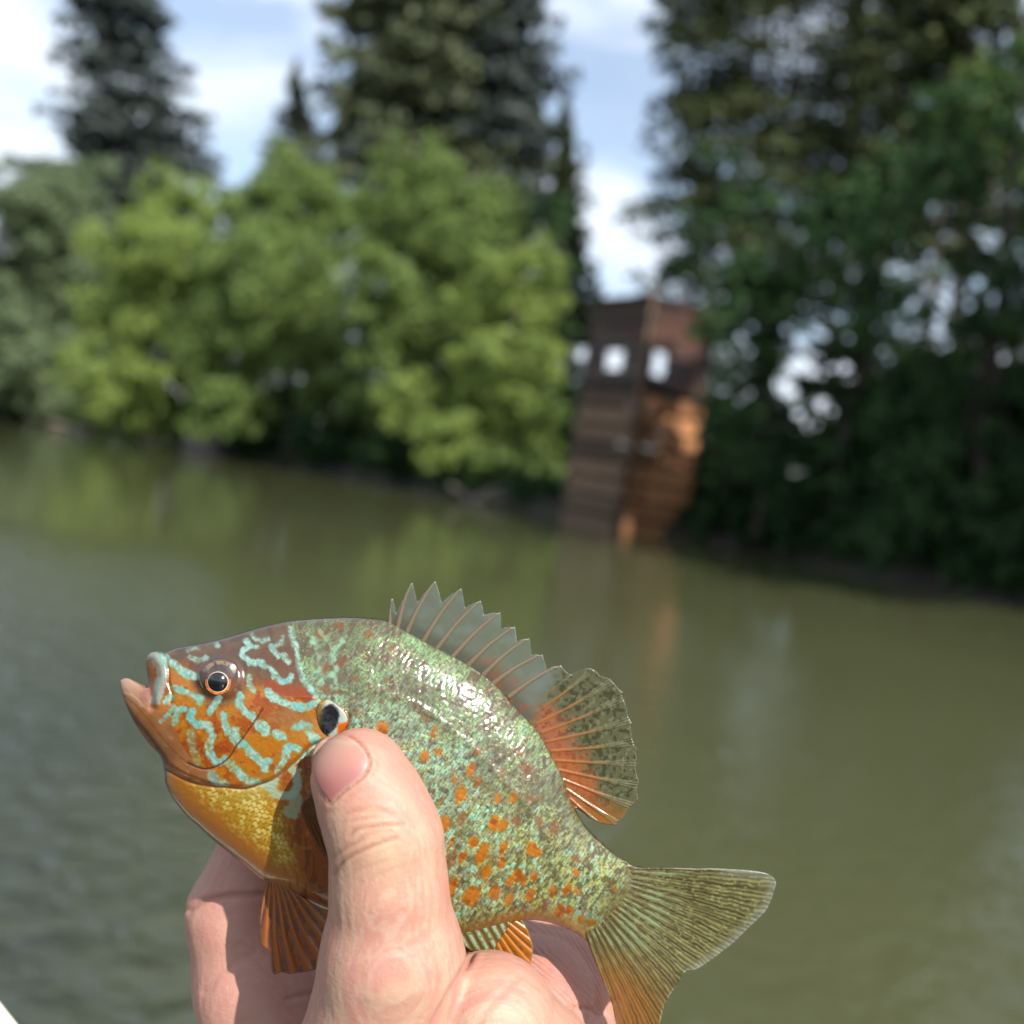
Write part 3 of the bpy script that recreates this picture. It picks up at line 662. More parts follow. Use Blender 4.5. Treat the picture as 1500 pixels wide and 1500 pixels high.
paint(bel*sstep(405, 440, px+.28*(1220-py)), (170, 92, 30), .75); paint(bel*sstep(405, 440, px)*sstep(.5, .7, fbm(px/4, py/14, 44)), (128, 66, 22), .6)  # browner towards the thumb, its cast shadow painted in, with brown streaks
paint(bel*sstep(.62, .8, n2)*sstep(400, 430, px)*sstep(1290, 1250, py), (206, 150, 96), .5)

# head
hw = sstep(1.5, -1.5, gs)*inh + 0
hd = hw
paint(hd, (178, 94, 16)); paint(hd*sstep(.42, .6, n1), (200, 134, 26), .85); paint(hd*sstep(.55, .75, n2), (160, 74, 20), .6); paint(hd*sstep(.66, .8, n3), (222, 160, 56), .5)  # orange and gold mottling, the palest specks are painted glints
oper = hd*(psg < 0)*sstep(330, 350, px) if (psg[np.argmin((px-430)**2+(py-1080)**2)] < 0) else hd*(psg > 0)*sstep(330, 350, px)
paint(oper*sstep(1035, 1060, py)*sstep(.35, .6, n2), (196, 138, 26), .8)
top = hd*sstep(18, -18, py-(952+.27*(px-250)+6*(n1-.5)))        # mauve-brown crown of the head
topm = hd*sstep(26, -14, py-np.interp(px, [240, 290, 360, 420, 470], [962, 972, 985, 1000, 1010]))
paint(topm, (118, 100, 84), .92); paint(topm*sstep(.45, .7, n2), (104, 80, 70), .6)
paint(hd*sstep(30, 8, np.hypot((px-322), (py-994)))*0 + hd*sstep(48, 34, np.hypot(px-322, py-994)), (116, 90, 76), .7)
paint(hd*spot(432, 985, 30, 34, 0)*.9, (140, 88, 50), .5); paint(topm*spot(400, 962, 26, 20, .3), (132, 86, 56), .5)
paint(hd*stroke([(395, 1005), (430, 1012), (458, 1024)], 9), (168, 82, 24), .9)
paint(hd*spot(425, 1053, 34, 15, .1), (170, 122, 76), .75)
# jaw
JAW = in_poly(WX2, WY2, np.array([(150, 990), (205, 990), (222, 1012), (224, 1036), (243, 1044), (252, 1058), (262, 1085), (285, 1118), (318, 1133), (330, 1160), (230, 1160), (150, 1050)], float))
jw = JAW*hd
paint(jw, (184, 128, 84)); paint(jw*sstep(.4, .65, n1), (168, 112, 66), .7); paint(jw*sstep(.6, .8, n2), (204, 154, 112), .6)
paint(jw*sstep(1050, 1020, py), (190, 150, 122), .7); paint(jw*sstep(1020, 1000, py+.3*(px-190)), (196, 164, 146), .8)
for pts, wd, c, k in (([(184, 1034), (196, 1052), (211, 1070), (232, 1096), (246, 1116)], 2.6, (126, 82, 66), .85), ([(180, 1018), (200, 1034), (222, 1060), (250, 1095), (280, 1122)], 1.6, (150, 100, 60), .6),
                      ([(183, 1014), (196, 1020), (206, 1030), (213, 1036)], 1.5, (214, 178, 146), .8), ([(246, 1116), (262, 1128), (290, 1140), (320, 1150)], 2.2, (140, 88, 44), .7), ([(228, 1100), (250, 1124), (280, 1142)], 1.3, (130, 84, 40), .6)):
    paint(stroke(pts, wd, 1.2, 2)*hd, c, k)
paint(hd*spot(213, 1018, 10, 9, .5), (172, 118, 102), .7)           # inside of the mouth
# lips
paint(hd*stroke([(228, 962), (236, 975), (237, 992), (232, 1010), (228, 1026)], 9, 1.2, 2), (168, 170, 160), .92)  # bluish-grey sheen of the lip painted into its colour
paint(hd*stroke([(219, 966), (219, 985), (222, 1000)], 3.2, 1.5, 2), (150, 108, 84), .9)
paint(hd*stroke([(232, 960), (241, 974), (241, 992)], 2.4, 1.5, 2), (132, 186, 178), .8)
paint(hd*stroke([(233, 994), (230, 1012), (229, 1024)], 2.8, 1.5, 2), (150, 196, 186), .7)
paint(hd*stroke([(226, 1037), (236, 1039), (246, 1033)], 5, 1.5, 2), (204, 138, 74), .95)
BLUE = [([(239, 958), (246, 966), (253, 972)], 4.5, .7), ([(253, 973), (264, 981), (276, 988), (286, 991)], 6, 1), ([(254, 1007), (267, 1011), (281, 1017), (294, 1022)], 4.6, 1), ([(290, 1021), (296, 1022), (293, 1030)], 4, 1),
  ([(321, 1022), (314, 1031), (309, 1041)], 5.2, 1), ([(353, 1018), (350, 1029), (357, 1041), (367, 1047)], 5.6, 1), ([(250, 1021), (243, 1026)], 5.4, 1), ([(256, 1034), (246, 1045)], 2.2, .8), ([(246, 1049), (236, 1056)], 4, .8),
  ([(270, 1038), (262, 1039), (257, 1050), (255, 1059)], 4.6, 1), ([(282, 1041), (279, 1049), (283, 1058), (293, 1062), (303, 1062), (309, 1070), (310, 1081), (306, 1093), (309, 1106), (318, 1116), (328, 1113)], 5.8, 1),
  ([(327, 1048), (329, 1057), (333, 1070)], 5.6, 1), ([(345, 1072), (344, 1083), (350, 1089)], 7.5, 1), ([(357, 1091), (364, 1097), (373, 1107), (384, 1117), (393, 1115)], 6, 1), ([(384, 1117), (389, 1126)], 5.6, 1),
  ([(330, 1112), (338, 1121), (347, 1130), (358, 1139)], 6.2, 1), ([(359, 1141), (368, 1146), (378, 1147)], 5.6, .95), ([(310, 1134), (320, 1145), (329, 1147)], 6.5, .6), ([(280, 1075), (283, 1097), (290, 1115)], 6, .5),
  ([(421, 1093), (434, 1097), (444, 1102)], 5.4, 1), ([(423, 1095), (417, 1112), (406, 1133)], 5.2, 1), ([(382, 1062), (389, 1070)], 8.6, 1), ([(404, 1075), (415, 1079)], 6.4, 1), ([(432, 1066), (443, 1062), (452, 1064)], 5.4, .8),
  ([(454, 1076), (462, 1083)], 6.5, 1), ([(393, 1015), (399, 1022), (411, 1027), (424, 1033), (439, 1037), (453, 1034), (466, 1030)], 6, 1), ([(371, 1047), (372, 1054)], 4, 1),
  ([(359, 939), (368, 946), (376, 949)], 4, .9), ([(366, 946), (356, 953), (357, 962), (367, 970), (379, 971), (389, 975), (399, 982), (404, 991), (412, 997), (423, 997), (427, 991)], 4.5, .95), ([(369, 930), (374, 936), (382, 939), (393, 936)], 3, .7),
  ([(397, 946), (402, 955), (409, 961)], 4, .85), ([(415, 960), (422, 970)], 4.4, .85), ([(414, 935), (412, 942), (404, 944)], 3, .6), ([(425, 921), (429, 934), (434, 949), (436, 965), (439, 981), (445, 997), (455, 1010)], 4.0, .6), ([(455, 1010), (463, 1020)], 3.4, .9),
  ([(366, 990), (366, 1002), (371, 1012)], 4.6, .75), ([(318, 946), (316, 944)], 4, .7), ([(279, 963), (293, 967), (303, 963)], 3.4, .6), ([(276, 952), (289, 949)], 3, .5)]
for pts, wd, k in BLUE:
    q = stroke(pts, wd, 2.2)
    qq = q*(.5+.5*sstep(.22, .45, n2)); paint(qq, (150, 198, 186), .93*k); paint(qq*sstep(.42, .6, n3), (192, 226, 214), .75*k); paint(qq*sstep(.55, .7, n1), (120, 196, 196), .5*k); paint(sstep(.05, .5, q)*sstep(.6, .1, q)*hd, (92, 84, 52), .25)
GREEN = [([(453, 930), (459, 941)], 4.6, .7), ([(519, 923), (500, 941), (488, 953), (489, 970), (491, 981), (485, 989), (475, 993), (470, 1002)], 3.8, .7), ([(491, 991), (490, 1009)], 3.4, .7), ([(470, 925), (480, 936)], 4, .5), ([(466, 950), (470, 972), (466, 985)], 3.6, .55), ([(392, 1151), (402, 1144)], 5.4, .95),
         ([(397, 1158), (408, 1165), (424, 1165), (435, 1152), (433, 1131), (428, 1126)], 5.6, .9), ([(430, 1168), (431, 1180), (426, 1190)], 9, .75)]
for pts, wd, k in GREEN:
    q = stroke(pts, wd*1.2, 3.0)*(sstep(.3, .6, n2) if pts[0][1] < 1100 else 1); paint(q, (150, 196, 168) if pts[0][1] < 1100 else (184, 204, 178), k)
# creases between the bones of the gill cover
paint(sstep(1.9, .5, pd)*hd*sstep(.25, .5, fbm(px/20, py/20, 51)+.15), (92, 58, 28), .8)
paint(sstep(2.6, .6, gd)*(py > 1062), (112, 66, 22), .7); paint(sstep(7, 2, gd)*inh*(py > 1090)*(px > 395), (206, 120, 20), .7)
# thin darker line along the body outline (the ear flap is a mesh of its own)
paint(sstep(4, 1, dout)*(py < 1260)*(px > 240), (88, 78, 66), .6)

paint(sstep(60, 12, edge_end)*sstep(.3, .55, n2), (112, 100, 62), .7); paint(sstep(30, 5, edge_end), (120, 110, 66), .6)
C *= (1-.10*np.clip(hd+bel, 0, 1))[:, None]
# relief in pixels
H = HB.copy()
eye_d = np.hypot((px-322)/31, (py-992)/29)
H += 6.5*sstep(1.25, .8, eye_d)
H += 3.6*np.where(inh, np.exp(-gd/16), 0)*sstep(0, 6, gd*inh+0)*(py > 1020) + 0
H -= 1.6*np.exp(-(gd/3)**2)*(py > 1040)
H -= 1.2*np.exp(-(pd/2.2)**2)
H += 5*np.exp(-(box_dist(px, py, np.array([(228, 962), (236, 975), (237, 992), (232, 1010), (229, 1030)], float), 30)/7)**2)
H -= 2.6*np.exp(-(box_dist(px, py, np.array([(242, 960), (247, 980), (247, 1000), (252, 1016), (250, 1030)], float), 20)/2.4)**2)
H -= 2.0*np.exp(-(box_dist(px, py, np.array([(184, 1034), (196, 1052), (211, 1070), (232, 1096)], float), 20)/3)**2)
H -= 5*np.exp(-(box_dist(px, py, np.array([(218, 1006), (222, 1022), (222, 1036)], float), 24)/5)**2)
H -= 1.5*np.exp(-(box_dist(px, py, np.array([(250, 1124), (280, 1140), (310, 1150)], float), 24)/3)**2)
H *= 1-.0*px
H += flank_w*(1-.75*sstep(0, 1, bel))*((.30+.16*sstep(-30, 40, t_))*scale_h*(.4+1.2*n2))*sstep(2, 12, dout)
H += 1.3*np.exp(-(box_dist(px, py, smooth([(505, 1008), (560, 1014), (620, 1038), (680, 1084), (730, 1135), (775, 1185)], sp=4), 30)/6)**2)
H += gold*.5*(gk-.5)*(gu-.5)*3 + gold*.5*np.clip(1-((gu-.5)*2)**2, 0, 1)
H += hd*.14*(n3-.5)*2 + .09*(fbm(px/2.2, py/2.2, 61, 1)-.5)*2 + .16*flank_w*(fbm(px/4.5, py/4.5, 62, 1)-.5)*2 + .42*flank_w*(fbm(ss/4.2, t_/9., 63, 1)-.5)*2*sstep(60, -40, t_) + .35*(n2-.5)*sstep(4, 14, dout)
H += 1.2*sstep(.5, .0, np.abs(0*px+1)) 
H = np.where(bd, 0, np.maximum(H, .6))
ZB = H*U
LUT = {}                                        # nearest-vertex lookup of the fish surface
def body_z(x, y):
    q = np.argmin((px-x)**2+(py-y)**2); return float(ZB[q])
def body_z_arr(X, Y):
    G = np.zeros((gny+1, gnx+1)); G[used] = ZB
    j = np.clip(((Y-gy0)).astype(int), 0, gny); i = np.clip(((X-gx0)).astype(int), 0, gnx); return G[j, i]

m_, t, b, o = mat_new('fish_skin'); M_FISH = m_
a = N(t, 'ShaderNodeAttribute', attribute_name='Col'); l = t.links.new
l(a.outputs['Color'], b.inputs['Base Color'])
b.inputs['Roughness'].default_value = .42; b.inputs['Specular IOR Level'].default_value = .12
b.inputs['Coat Weight'].default_value = 1; b.inputs['Coat Roughness'].default_value = .19; b.inputs['Coat IOR'].default_value = 1.50
b.inputs['Subsurface Weight'].default_value = .06; b.inputs['Subsurface Radius'].default_value = (.002, .001, .0005); b.inputs['Subsurface Scale'].default_value = .5
KB = .64
two_sided('body', px, py, bd, quads, ZB, -HB*U*np.where(bd, 0, 1), lin_np(C)**1.18*KB*1.1, M_FISH, fish)

# eye
def dome(name, cx, cy, rx, ry, z0, hz, colf, mat, parent, nr=26, na=72, r_in=0.0):
    V = []; Qd = []; cs = []
    for i in range(nr+1):
        q = r_in+(1-r_in)*i/nr
        for k in range(na):
            a_ = 2*math.pi*k/na; x, y = cx+rx*q*math.cos(a_), cy+ry*q*math.sin(a_)
            V.append(loc(np.array(x), np.array(y), z0+hz*(1-q*q)*U)); cs.append(colf(q, a_, x, y))
    for i in range(nr):
        for k in range(na): Qd.append((i*na+k, i*na+(k+1) % na, (i+1)*na+(k+1) % na, (i+1)*na+k))
    V = np.array(V); n0 = len(V); Bk = V.copy(); Bk[:, 2] -= 3*U; Qb = np.array(Qd)[:, ::-1]+n0
    rim = [((nr)*na+k, nr*na+(k+1) % na, n0+nr*na+(k+1) % na, n0+nr*na+k) for k in range(na)]
    me = make_mesh(name, np.concatenate([V, Bk]), np.concatenate([np.array(Qd)[:, ::-1], Qb[:, ::-1], rim]))
    cs = lin_np(np.array(cs, float))*KB; col_attr(me, np.concatenate([cs, cs]))
    return add_obj(name, me, mat, parent)
m_, t, b, o = mat_new('wet_eye'); M_EYE = m_
a = N(t, 'ShaderNodeAttribute', attribute_name='Col'); t.links.new(a.outputs['Color'], b.inputs['Base Color'])
b.inputs['Roughness'].default_value = .22; b.inputs['Coat Weight'].default_value = 1; b.inputs['Coat Roughness'].default_value = .04
ez = body_z(322, 992)
def eyecol(q, a_, x, y):
    c = np.array((92., 76, 66)); up_ = -math.sin(a_)
    n_ = fbm(np.array([x/5]), np.array([y/5]), 71)[0]
    if q < .78: c = c*(1-.4*max(0, up_)) + np.array((30, 26, 34))*.45*max(0, up_)
    c = c + (np.array((176, 140, 88))-c)*.6*(1 if .66 < q < .86 and up_ > .3 and n_ > .45 else 0)
    c = c + (np.array((84, 66, 58))-c)*(.75 if q > .86 else 0)
    return c*(.85+.3*n_)
eye = dome('eye', 322, 992, 30, 28, ez-1.5*U, 9, eyecol, M_EYE, fish)
dome('iris', 319.5, 999, 19, 18.5, ez+6.1*U, 2.2, lambda q, a_, x, y: (226, 214, 190) if q < .82 else tuple(np.array((208., 106, 40))*(.75+.5*hsh(np.floor(x/3.), np.floor(y/3.), 3)) if math.sin(a_) > -.2 else np.array((96., 66, 50))), M_EYE, eye, r_in=.6)
dome('pupil', 319, 999, 14.6, 14.2, ez+7.2*U, 5.5, lambda q, a_, x, y: (9, 8, 10), M_EYE, eye)

# fins: thin solid sheets with raised rays
def fin_mat(name):
    m_, t, b, o = mat_new(name); l = t.links.new
    a = N(t, 'ShaderNodeAttribute', attribute_name='Col'); d = N(t, 'ShaderNodeAttribute', attribute_name='dens')
    l(a.outputs['Color'], b.inputs['Base Color']); b.inputs['Roughness'].default_value = .25
    b.inputs['Coat Weight'].default_value = .4; b.inputs['Coat Roughness'].default_value = .15
    tl = N(t, 'ShaderNodeBsdfTranslucent'); l(a.outputs['Color'], tl.inputs['Color'])
    m1 = N(t, 'ShaderNodeMixShader'); m1.inputs[0].default_value = .35; l(b.outputs[0], m1.inputs[1]); l(tl.outputs[0], m1.inputs[2])
    tp = N(t, 'ShaderNodeBsdfTransparent'); m2 = N(t, 'ShaderNodeMixShader'); l(d.outputs['Fac'], m2.inputs[0]); l(tp.outputs[0], m2.inputs[1]); l(m1.outputs[0], m2.inputs[2])
    l(m2.outputs[0], o.inputs['Surface']); return m_
M_FIN = fin_mat('fin_membrane')
def fin(name, outline, fn, z0f, step=1.0, parent=None, sp=2.0, closed_smooth=True):
    P = smooth(outline, True, sp) if closed_smooth else np.array(outline, float)
    x, y, b_, q, _, _, _ = grid_mesh(P, step)
    dd = pl_dist(x, y, P, True)
    h, c, dens = fn(x, y, dd)
    h = np.where(b_, 0, np.maximum(h, .25)); z0 = z0f(x, y)*U
    return two_sided(name, x, y, b_, q, z0+h*U, z0-h*U, lin_np(np.clip(c, 0, 255))*KB, M_FIN, parent or fish, {'dens': np.clip(dens, 0, 1)})
SP = [((570, 914), (574, 876)), ((582, 920), (603, 853)), ((596, 926), (637, 851)), ((620, 939), (675, 861)), ((640, 950), (703, 879)), ((663, 962), (732, 896)), ((686, 974), (753, 917)), ((708, 988), (774, 934)), ((721, 1002), (793, 958)), ((746, 1020), (820, 974))]
SOFT_T = [(837, 988), (844, 984), (851, 981), (858, 979), (866, 979), (873, 983), (878, 989), (885, 991), (893, 994), (898, 999), (902, 1004), (907, 1010), (914, 1015), (911, 1019), (915, 1028), (918, 1038), (920, 1049), (926, 1060), (924, 1066), (926, 1081), (929, 1091), (935, 1098), (932, 1103), (933, 1112), (931, 1126), (933, 1136), (936, 1144), (934, 1152), (933, 1160), (935, 1170), (928, 1178), (920, 1185), (914, 1195), (910, 1201), (904, 1204), (902, 1209), (892, 1208), (882, 1206), (873, 1203), (864, 1199), (852, 1189), (845, 1184)]
val = [(580, 898), (611, 882), (647, 882), (681, 890), (709, 901), (734, 921), (757, 940), (779, 960), (801, 980), (832, 990)]
DO = [(568, 912)]
for i, (a_, b_) in enumerate(SP):
    DO.append((b_[0]-1.5, b_[1]+2)); DO.append((b_[0]+1.2, b_[1]))
    if i < 9:
        v_ = val[i]; n_ = SP[i+1]
        DO += [(b_[0]+(v_[0]-b_[0])*.45+1.5, b_[1]+(v_[1]-b_[1])*.5), v_, (v_[0]+(n_[1][0]-v_[0])*.5, v_[1]+(n_[1][1]-v_[1])*.5-1)]
DO += [(829, 984)] + SOFT_T + [(836, 1192), (818, 1160), (800, 1118), (780, 1080), (750, 1046), (718, 1014), (690, 992), (640, 966), (590, 938), (570, 920)]
DO = [p_ for p_ in DO]
# close and orient: the outline is used as drawn, without rounding its points
DO_ = []
for i in range(len(DO)):
    p_, q_ = np.array(DO[i], float), np.array(DO[(i+1) % len(DO)], float); k = max(1, int(np.linalg.norm(q_-p_)/4))
    DO_ += [tuple(p_+(q_-p_)*j/k) for j in range(k)]
SB = smooth([(770, 1035), (790, 1066), (806, 1098), (818, 1125), (828, 1150), (836, 1172), (842, 1184)], sp=4)
def resamp(P, n):
    P = np.array(P, float); d = np.concatenate([[0], np.cumsum(np.linalg.norm(np.diff(P, axis=0), axis=1))]); t_ = np.linspace(0, d[-1], n)
    return np.stack([np.interp(t_, d, P[:, 0]), np.interp(t_, d, P[:, 1])], 1)
nR = 12
SBr = resamp(SB, nR); STr = resamp(SOFT_T, nR)
def dorsal(x, y, dd):
    n_ = len(x); back = pl_dist(x, y, BODY[::2], True)
    c = np.tile(np.array((140., 146, 136)), (n_, 1)); h = np.full(n_, .7); dn = np.full(n_, .38)+.25*(fbm(x/11, y/11, 88)-.5)
    w1, w2, w3 = fbm(x/14, y/14, 81), fbm(x/5, y/5, 82), fbm(x/3, y/3, 83, 2)
    mixc = lambda mk, cc_, k=1.0: c.__iadd__((np.array(cc_, float)-c)*(mk*k)[:, None])
    mixc(sstep(.45, .7, w1), (146, 160, 152), .8); mixc(sstep(24, 4, back), (92, 88, 72), .6); dn += .16*sstep(30, 5, back)
    mixc(sstep(40, 8, back)*sstep(690, 720, x)*sstep(.42, .6, w1), (182, 96, 66), .7)
    soft = sstep(800, 835, x+.55*(y-990))
    mixc(soft, (112, 112, 76), .9); dn = dn+(.72-dn)*soft
    mixc(soft*sstep(.5, .62, w2), (66, 68, 38), .75); mixc(soft*sstep(.62, .75, fbm(x/6, y/6, 86)), (156, 158, 122), .6)
    orb = soft*sstep(58, 18, back+34*(w1-.5)); mixc(orb, (196, 116, 80), .85); mixc(orb*sstep(.55, .7, w2), (150, 70, 36), .7); dn += .2*orb
    mixc(orb*sstep(1070, 1130, y), (206, 112, 44), .5)
    low = soft*sstep(1165, 1195, y); mixc(low, (170, 118, 48), .7)
    for i, (a_, b_) in enumerate(SP):
        a_, b_ = np.array(a_, float), np.array(b_, float); md = (a_+b_)/2+np.array([-1.5, -2.5]); P = smooth([a_, md, b_], sp=3)
        d_, ar, _, _, _ = pl_dist(x, y, P, False, True); f = np.clip(ar/np.linalg.norm(b_-a_), 0, 1); wd = 4.2-2.9*f
        q = sstep(wd+.8, wd-.8, d_); h += 2.6*(1-f*.6)*np.sqrt(np.clip(1-(d_/(wd+.5))**2, 0, 1)); mixc(q, (140, 118, 92), .85); mixc(sstep(1.2, .3, np.abs(d_-wd*.2)), (172, 152, 122), .6*1.0); dn = np.maximum(dn, q*.97)
        mixc(sstep(5, 1.5, np.hypot(x-b_[0], y-b_[1])), (206, 202, 190), .8)
    for i in range(nR):
        a_, b_ = SBr[i], STr[min(nR-1, i)]
        md = (a_+b_)/2+np.array([0, 3-i*.3])
        for off in (-4, 0, 4):
            e_ = b_+(STr[min(nR-1, i+1)]-STr[max(0, i-1)])*off/60.
            P = smooth([a_, md+(e_-b_)*.3, e_], sp=4); d_, ar, _, _, _ = pl_dist(x, y, P, False, True); f = np.clip(ar/max(1, np.linalg.norm(b_-a_)), 0, 1)
            wd = (2.0-1.1*f) if off == 0 else 1.0*sstep(.25, .5, f)*(1-.3*f)+.01
            q = sstep(wd+.7, wd-.5, d_)*soft; h += .9*q; mixc(q*(1-sstep(.35, .85, f)), (198, 124, 56), .75); mixc(q*sstep(.3, .9, f), (150, 148, 112), .55); dn = np.maximum(dn, q*.9)
    em = sstep(2.2, .6, dd)*sstep(.35, .6, w2); mixc(em*(back > 8), (190, 194, 184), .6); dn = np.maximum(dn, em*.7)
    h += .25*(w3-.5)
    return h, c, dn
fin('dorsal_fin', DO_, dorsal, lambda x, y: 2.5*np.sin((x-560)/60.)*sstep(0, 60, np.hypot(x-560, y-900)), closed_smooth=False)

TAILO = [(905, 1262), (930, 1270), (952, 1271), (980, 1271), (1014, 1272), (1045, 1272), (1073, 1273), (1100, 1275), (1122, 1279), (1133, 1285), (1137, 1294), (1134, 1306), (1130, 1318), (1122, 1334), (1110, 1347), (1094, 1362), (1076, 1380), (1056, 1396), (1036, 1411), (1018, 1421), (1007, 1422),
  (998, 1432), (990, 1445), (981, 1459), (973, 1473), (969, 1490), (965, 1508), (958, 1535), (945, 1560), (928, 1566), (915, 1548), (907, 1520), (902, 1497), (896, 1470), (888, 1448), (879, 1428), (870, 1405), (861, 1380), (858, 1350), (880, 1320)]
def tail(x, y, dd):
    O = np.array((823., 1270.)); ang = np.arctan2(y-O[1], x-O[0]); R = np.hypot(x-O[0], y-O[1])
    n_ = len(x); w1, w2, w3 = fbm(x/16, y/16, 91), fbm(R/9, ang*60, 92), fbm(R/5, ang*90, 93, 2)
    cyc = ang/1.22*17
    ph = cyc*2*math.pi+.9*np.sin(R/70)+5*(fbm(ang*6, R/400, 97)-.5)+1.6*(w1-.5); rayp = .5+.5*np.cos(ph); fine = .5+.5*np.cos(ph*3)
    out_ = sstep(90, 190, R)
    rp = rayp*(1-out_*.65)+fine*out_*.65
    c = np.tile(np.array((126., 118, 74)), (n_, 1)); mixc = lambda mk, cc_, k=1.0: c.__iadd__((np.array(cc_, float)-c)*(mk*k)[:, None])
    mixc(sstep(.55, .85, rp), (160, 158, 102), .8); mixc(sstep(.4, .12, rp), (72, 62, 34), .75)
    mixc(sstep(.5, .7, w2), (82, 72, 44), .55); mixc(sstep(.58, .74, w3)*sstep(1.0, .5, ang), (184, 190, 126), .6)
    mixc(sstep(.56, .66, rayp)*sstep(.42, .6, w1)*sstep(200, 140, R)*sstep(80, 110, R), (160, 200, 150), .6)
    mixc(sstep(140, 90, R)*sstep(.4, .6, w2), (120, 96, 60), .8); mixc(sstep(120, 85, R)*sstep(.5, .65, fbm(x/5, y/5, 95)), (164, 172, 112), .7)
    mixc(sstep(.72, 1.1, ang)*sstep(120, 220, R), (172, 106, 48), .55); mixc(sstep(.9, 1.15, ang)*sstep(100, 190, R)*rp, (200, 124, 50), .6)
    rim = sstep(17, 3, dd+6*(fine-.5))*sstep(215, 250, R)*sstep(.75, .6, ang); mixc(rim, (176, 180, 170), .65)
    mixc(sstep(3, 1, dd)*sstep(150, 180, R)*sstep(.3, .55, w1), (206, 206, 196), .7)
    dn = .93-.40*sstep(150, 290, R)*sstep(.65, .3, rp)-.15*rim
    h = 1.2+1.0*rp*(1-.5*out_)+.25*(w3-.5)+5*sstep(150, 70, R)
    return h, c, dn
fin('tail_fin', TAILO, tail, lambda x, y: 3*np.sin((x-y)/45.)*sstep(900, 1000, x+.5*(y-1270)))

def fan(O, base_c, ray_c, dark_c, nray, a0, a1, dens0, spread=1.0):
    def f(x, y, dd):
        ang = np.arctan2(y-O[1], x-O[0]); R = np.hypot(x-O[0], y-O[1]); n_ = len(x)
        ph = (ang-a0)/(a1-a0)*nray*2*math.pi+.6*np.sin(R/22); rp = .5+.5*np.cos(ph); fine = .5+.5*np.cos(2*ph+1)
        w1, w2 = fbm(x/12, y/12, 101), fbm(R/6, ang*40, 102)
        c = np.tile(np.array(base_c, float), (n_, 1)); mixc = lambda mk, cc_, k=1.0: c.__iadd__((np.array(cc_, float)-c)*(mk*k)[:, None])
        mixc(sstep(.5, .85, rp), ray_c, .8); mixc(sstep(.35, .1, rp)*sstep(.3, .6, w1), dark_c, .75); mixc(sstep(.6, .75, w2), ray_c, .35)
        mixc(sstep(3, .8, dd), (178, 150, 140), .5)
        return 1.1+1.5*rp+.5*fine+.3*(w2-.5), c, dens0+.15*rp-.14*sstep(70, 120, R)*np.ones(n_)
    return f
fin('pelvic_fin', [(384, 1288), (388, 1294), (384, 1318), (381, 1345), (381, 1366), (383, 1384), (392, 1392), (395, 1408), (399, 1425), (405, 1427), (413, 1424), (424, 1427), (436, 1425), (452, 1423), (475, 1415), (500, 1405), (510, 1370), (500, 1345), (470, 1330), (440, 1312), (415, 1296)],
    fan((398, 1262), (176, 98, 48), (206, 124, 58), (98, 74, 86), 8, .6, 1.65, .88), lambda x, y: 14+.04*(y-1290)+5*np.sin((x-380)/14.)*sstep(1290, 1400, y))
fin('anal_fin', [(672, 1352), (700, 1350), (735, 1346), (760, 1345), (769, 1354), (776, 1370), (781, 1388), (779, 1402), (777, 1418), (775, 1437), (768, 1446), (745, 1440), (715, 1420), (690, 1400), (670, 1380)],
    fan((690, 1310), (206, 118, 26), (230, 150, 52), (120, 92, 40), 12, .35, 1.6, .92), lambda x, y: 6+0*x)
# scaly green sheath at the root of the anal fin
def sheath(x, y, dd):
    n_ = len(x); c = np.tile(np.array((140., 130, 76)), (n_, 1)); w = .5+.5*np.cos((x*.8-y*.45)/11*2*math.pi); w2 = fbm(x/4, y/4, 111)
    c += (np.array((176, 206, 168))-c)*(sstep(.5, .8, w)*sstep(.3, .55, w2))[:, None]; c += (np.array((112, 78, 36))-c)*(sstep(.4, .1, w)*.7)[:, None]
    return 2.5+1.2*w+.8*w2, c, np.ones(n_)
fin('fin_sheath', [(662, 1356), (690, 1360), (720, 1356), (745, 1350), (742, 1362), (732, 1376), (722, 1392), (705, 1398), (684, 1390), (668, 1376)], sheath, lambda x, y: 10+0*x)
# pectoral fin folded back under the thumb
pz = lambda x, y: body_z_arr(x, y)/U+1.2
fin('pectoral_fin', [(441, 1186), (452, 1165), (475, 1150), (520, 1180), (560, 1240), (570, 1290), (540, 1310), (505, 1295), (480, 1262), (455, 1222)],
    fan((436, 1165), (128, 72, 30), (158, 96, 44), (78, 44, 20), 12, .2, 1.3, .72), pz)
# ear flap: black with a pale rim and an orange tip
EAR = [(466, 1032), (472, 1027), (481, 1025), (494, 1032), (505, 1042), (510, 1054), (508, 1064), (498, 1074), (485, 1079), (474, 1074), (467, 1062), (464, 1046)]
def ear(x, y, dd):
    n_ = len(x); w = fbm(x/4, y/4, 121); c = np.tile(np.array((206., 216, 200)), (n_, 1))
    bl = 1-sstep(.85, 1.1, np.hypot((x-480+.25*(y-1053))/17, (y-1055)/23)+.2*(w-.5)); c += (np.array((26, 26, 32))-c)*bl[:, None]
    lf = sstep(476, 466, x+.2*(y-1050)+6*(w-.5)); c += (np.array((150, 118, 66))-c)*(lf*.9)[:, None]; c += (np.array((84, 92, 78))-c)*(bl*sstep(.5, .65, w)*sstep(492, 470, x)*.6)[:, None]
    orr = sstep(1056, 1060, y+.3*(x-505))*sstep(492, 497, x); c += (np.array((240, 110, 14))-c)*orr[:, None]
    ye = sstep(4, 1, np.hypot((x-471)/2, y-1029)); c += (np.array((224, 150, 20))-c)*(ye*.8)[:, None]
    return .8+1.2*sstep(0, 8, dd), c, np.ones(n_)
fin('ear_flap', EAR, ear, lambda x, y: body_z_arr(x, y)/U+1.0)
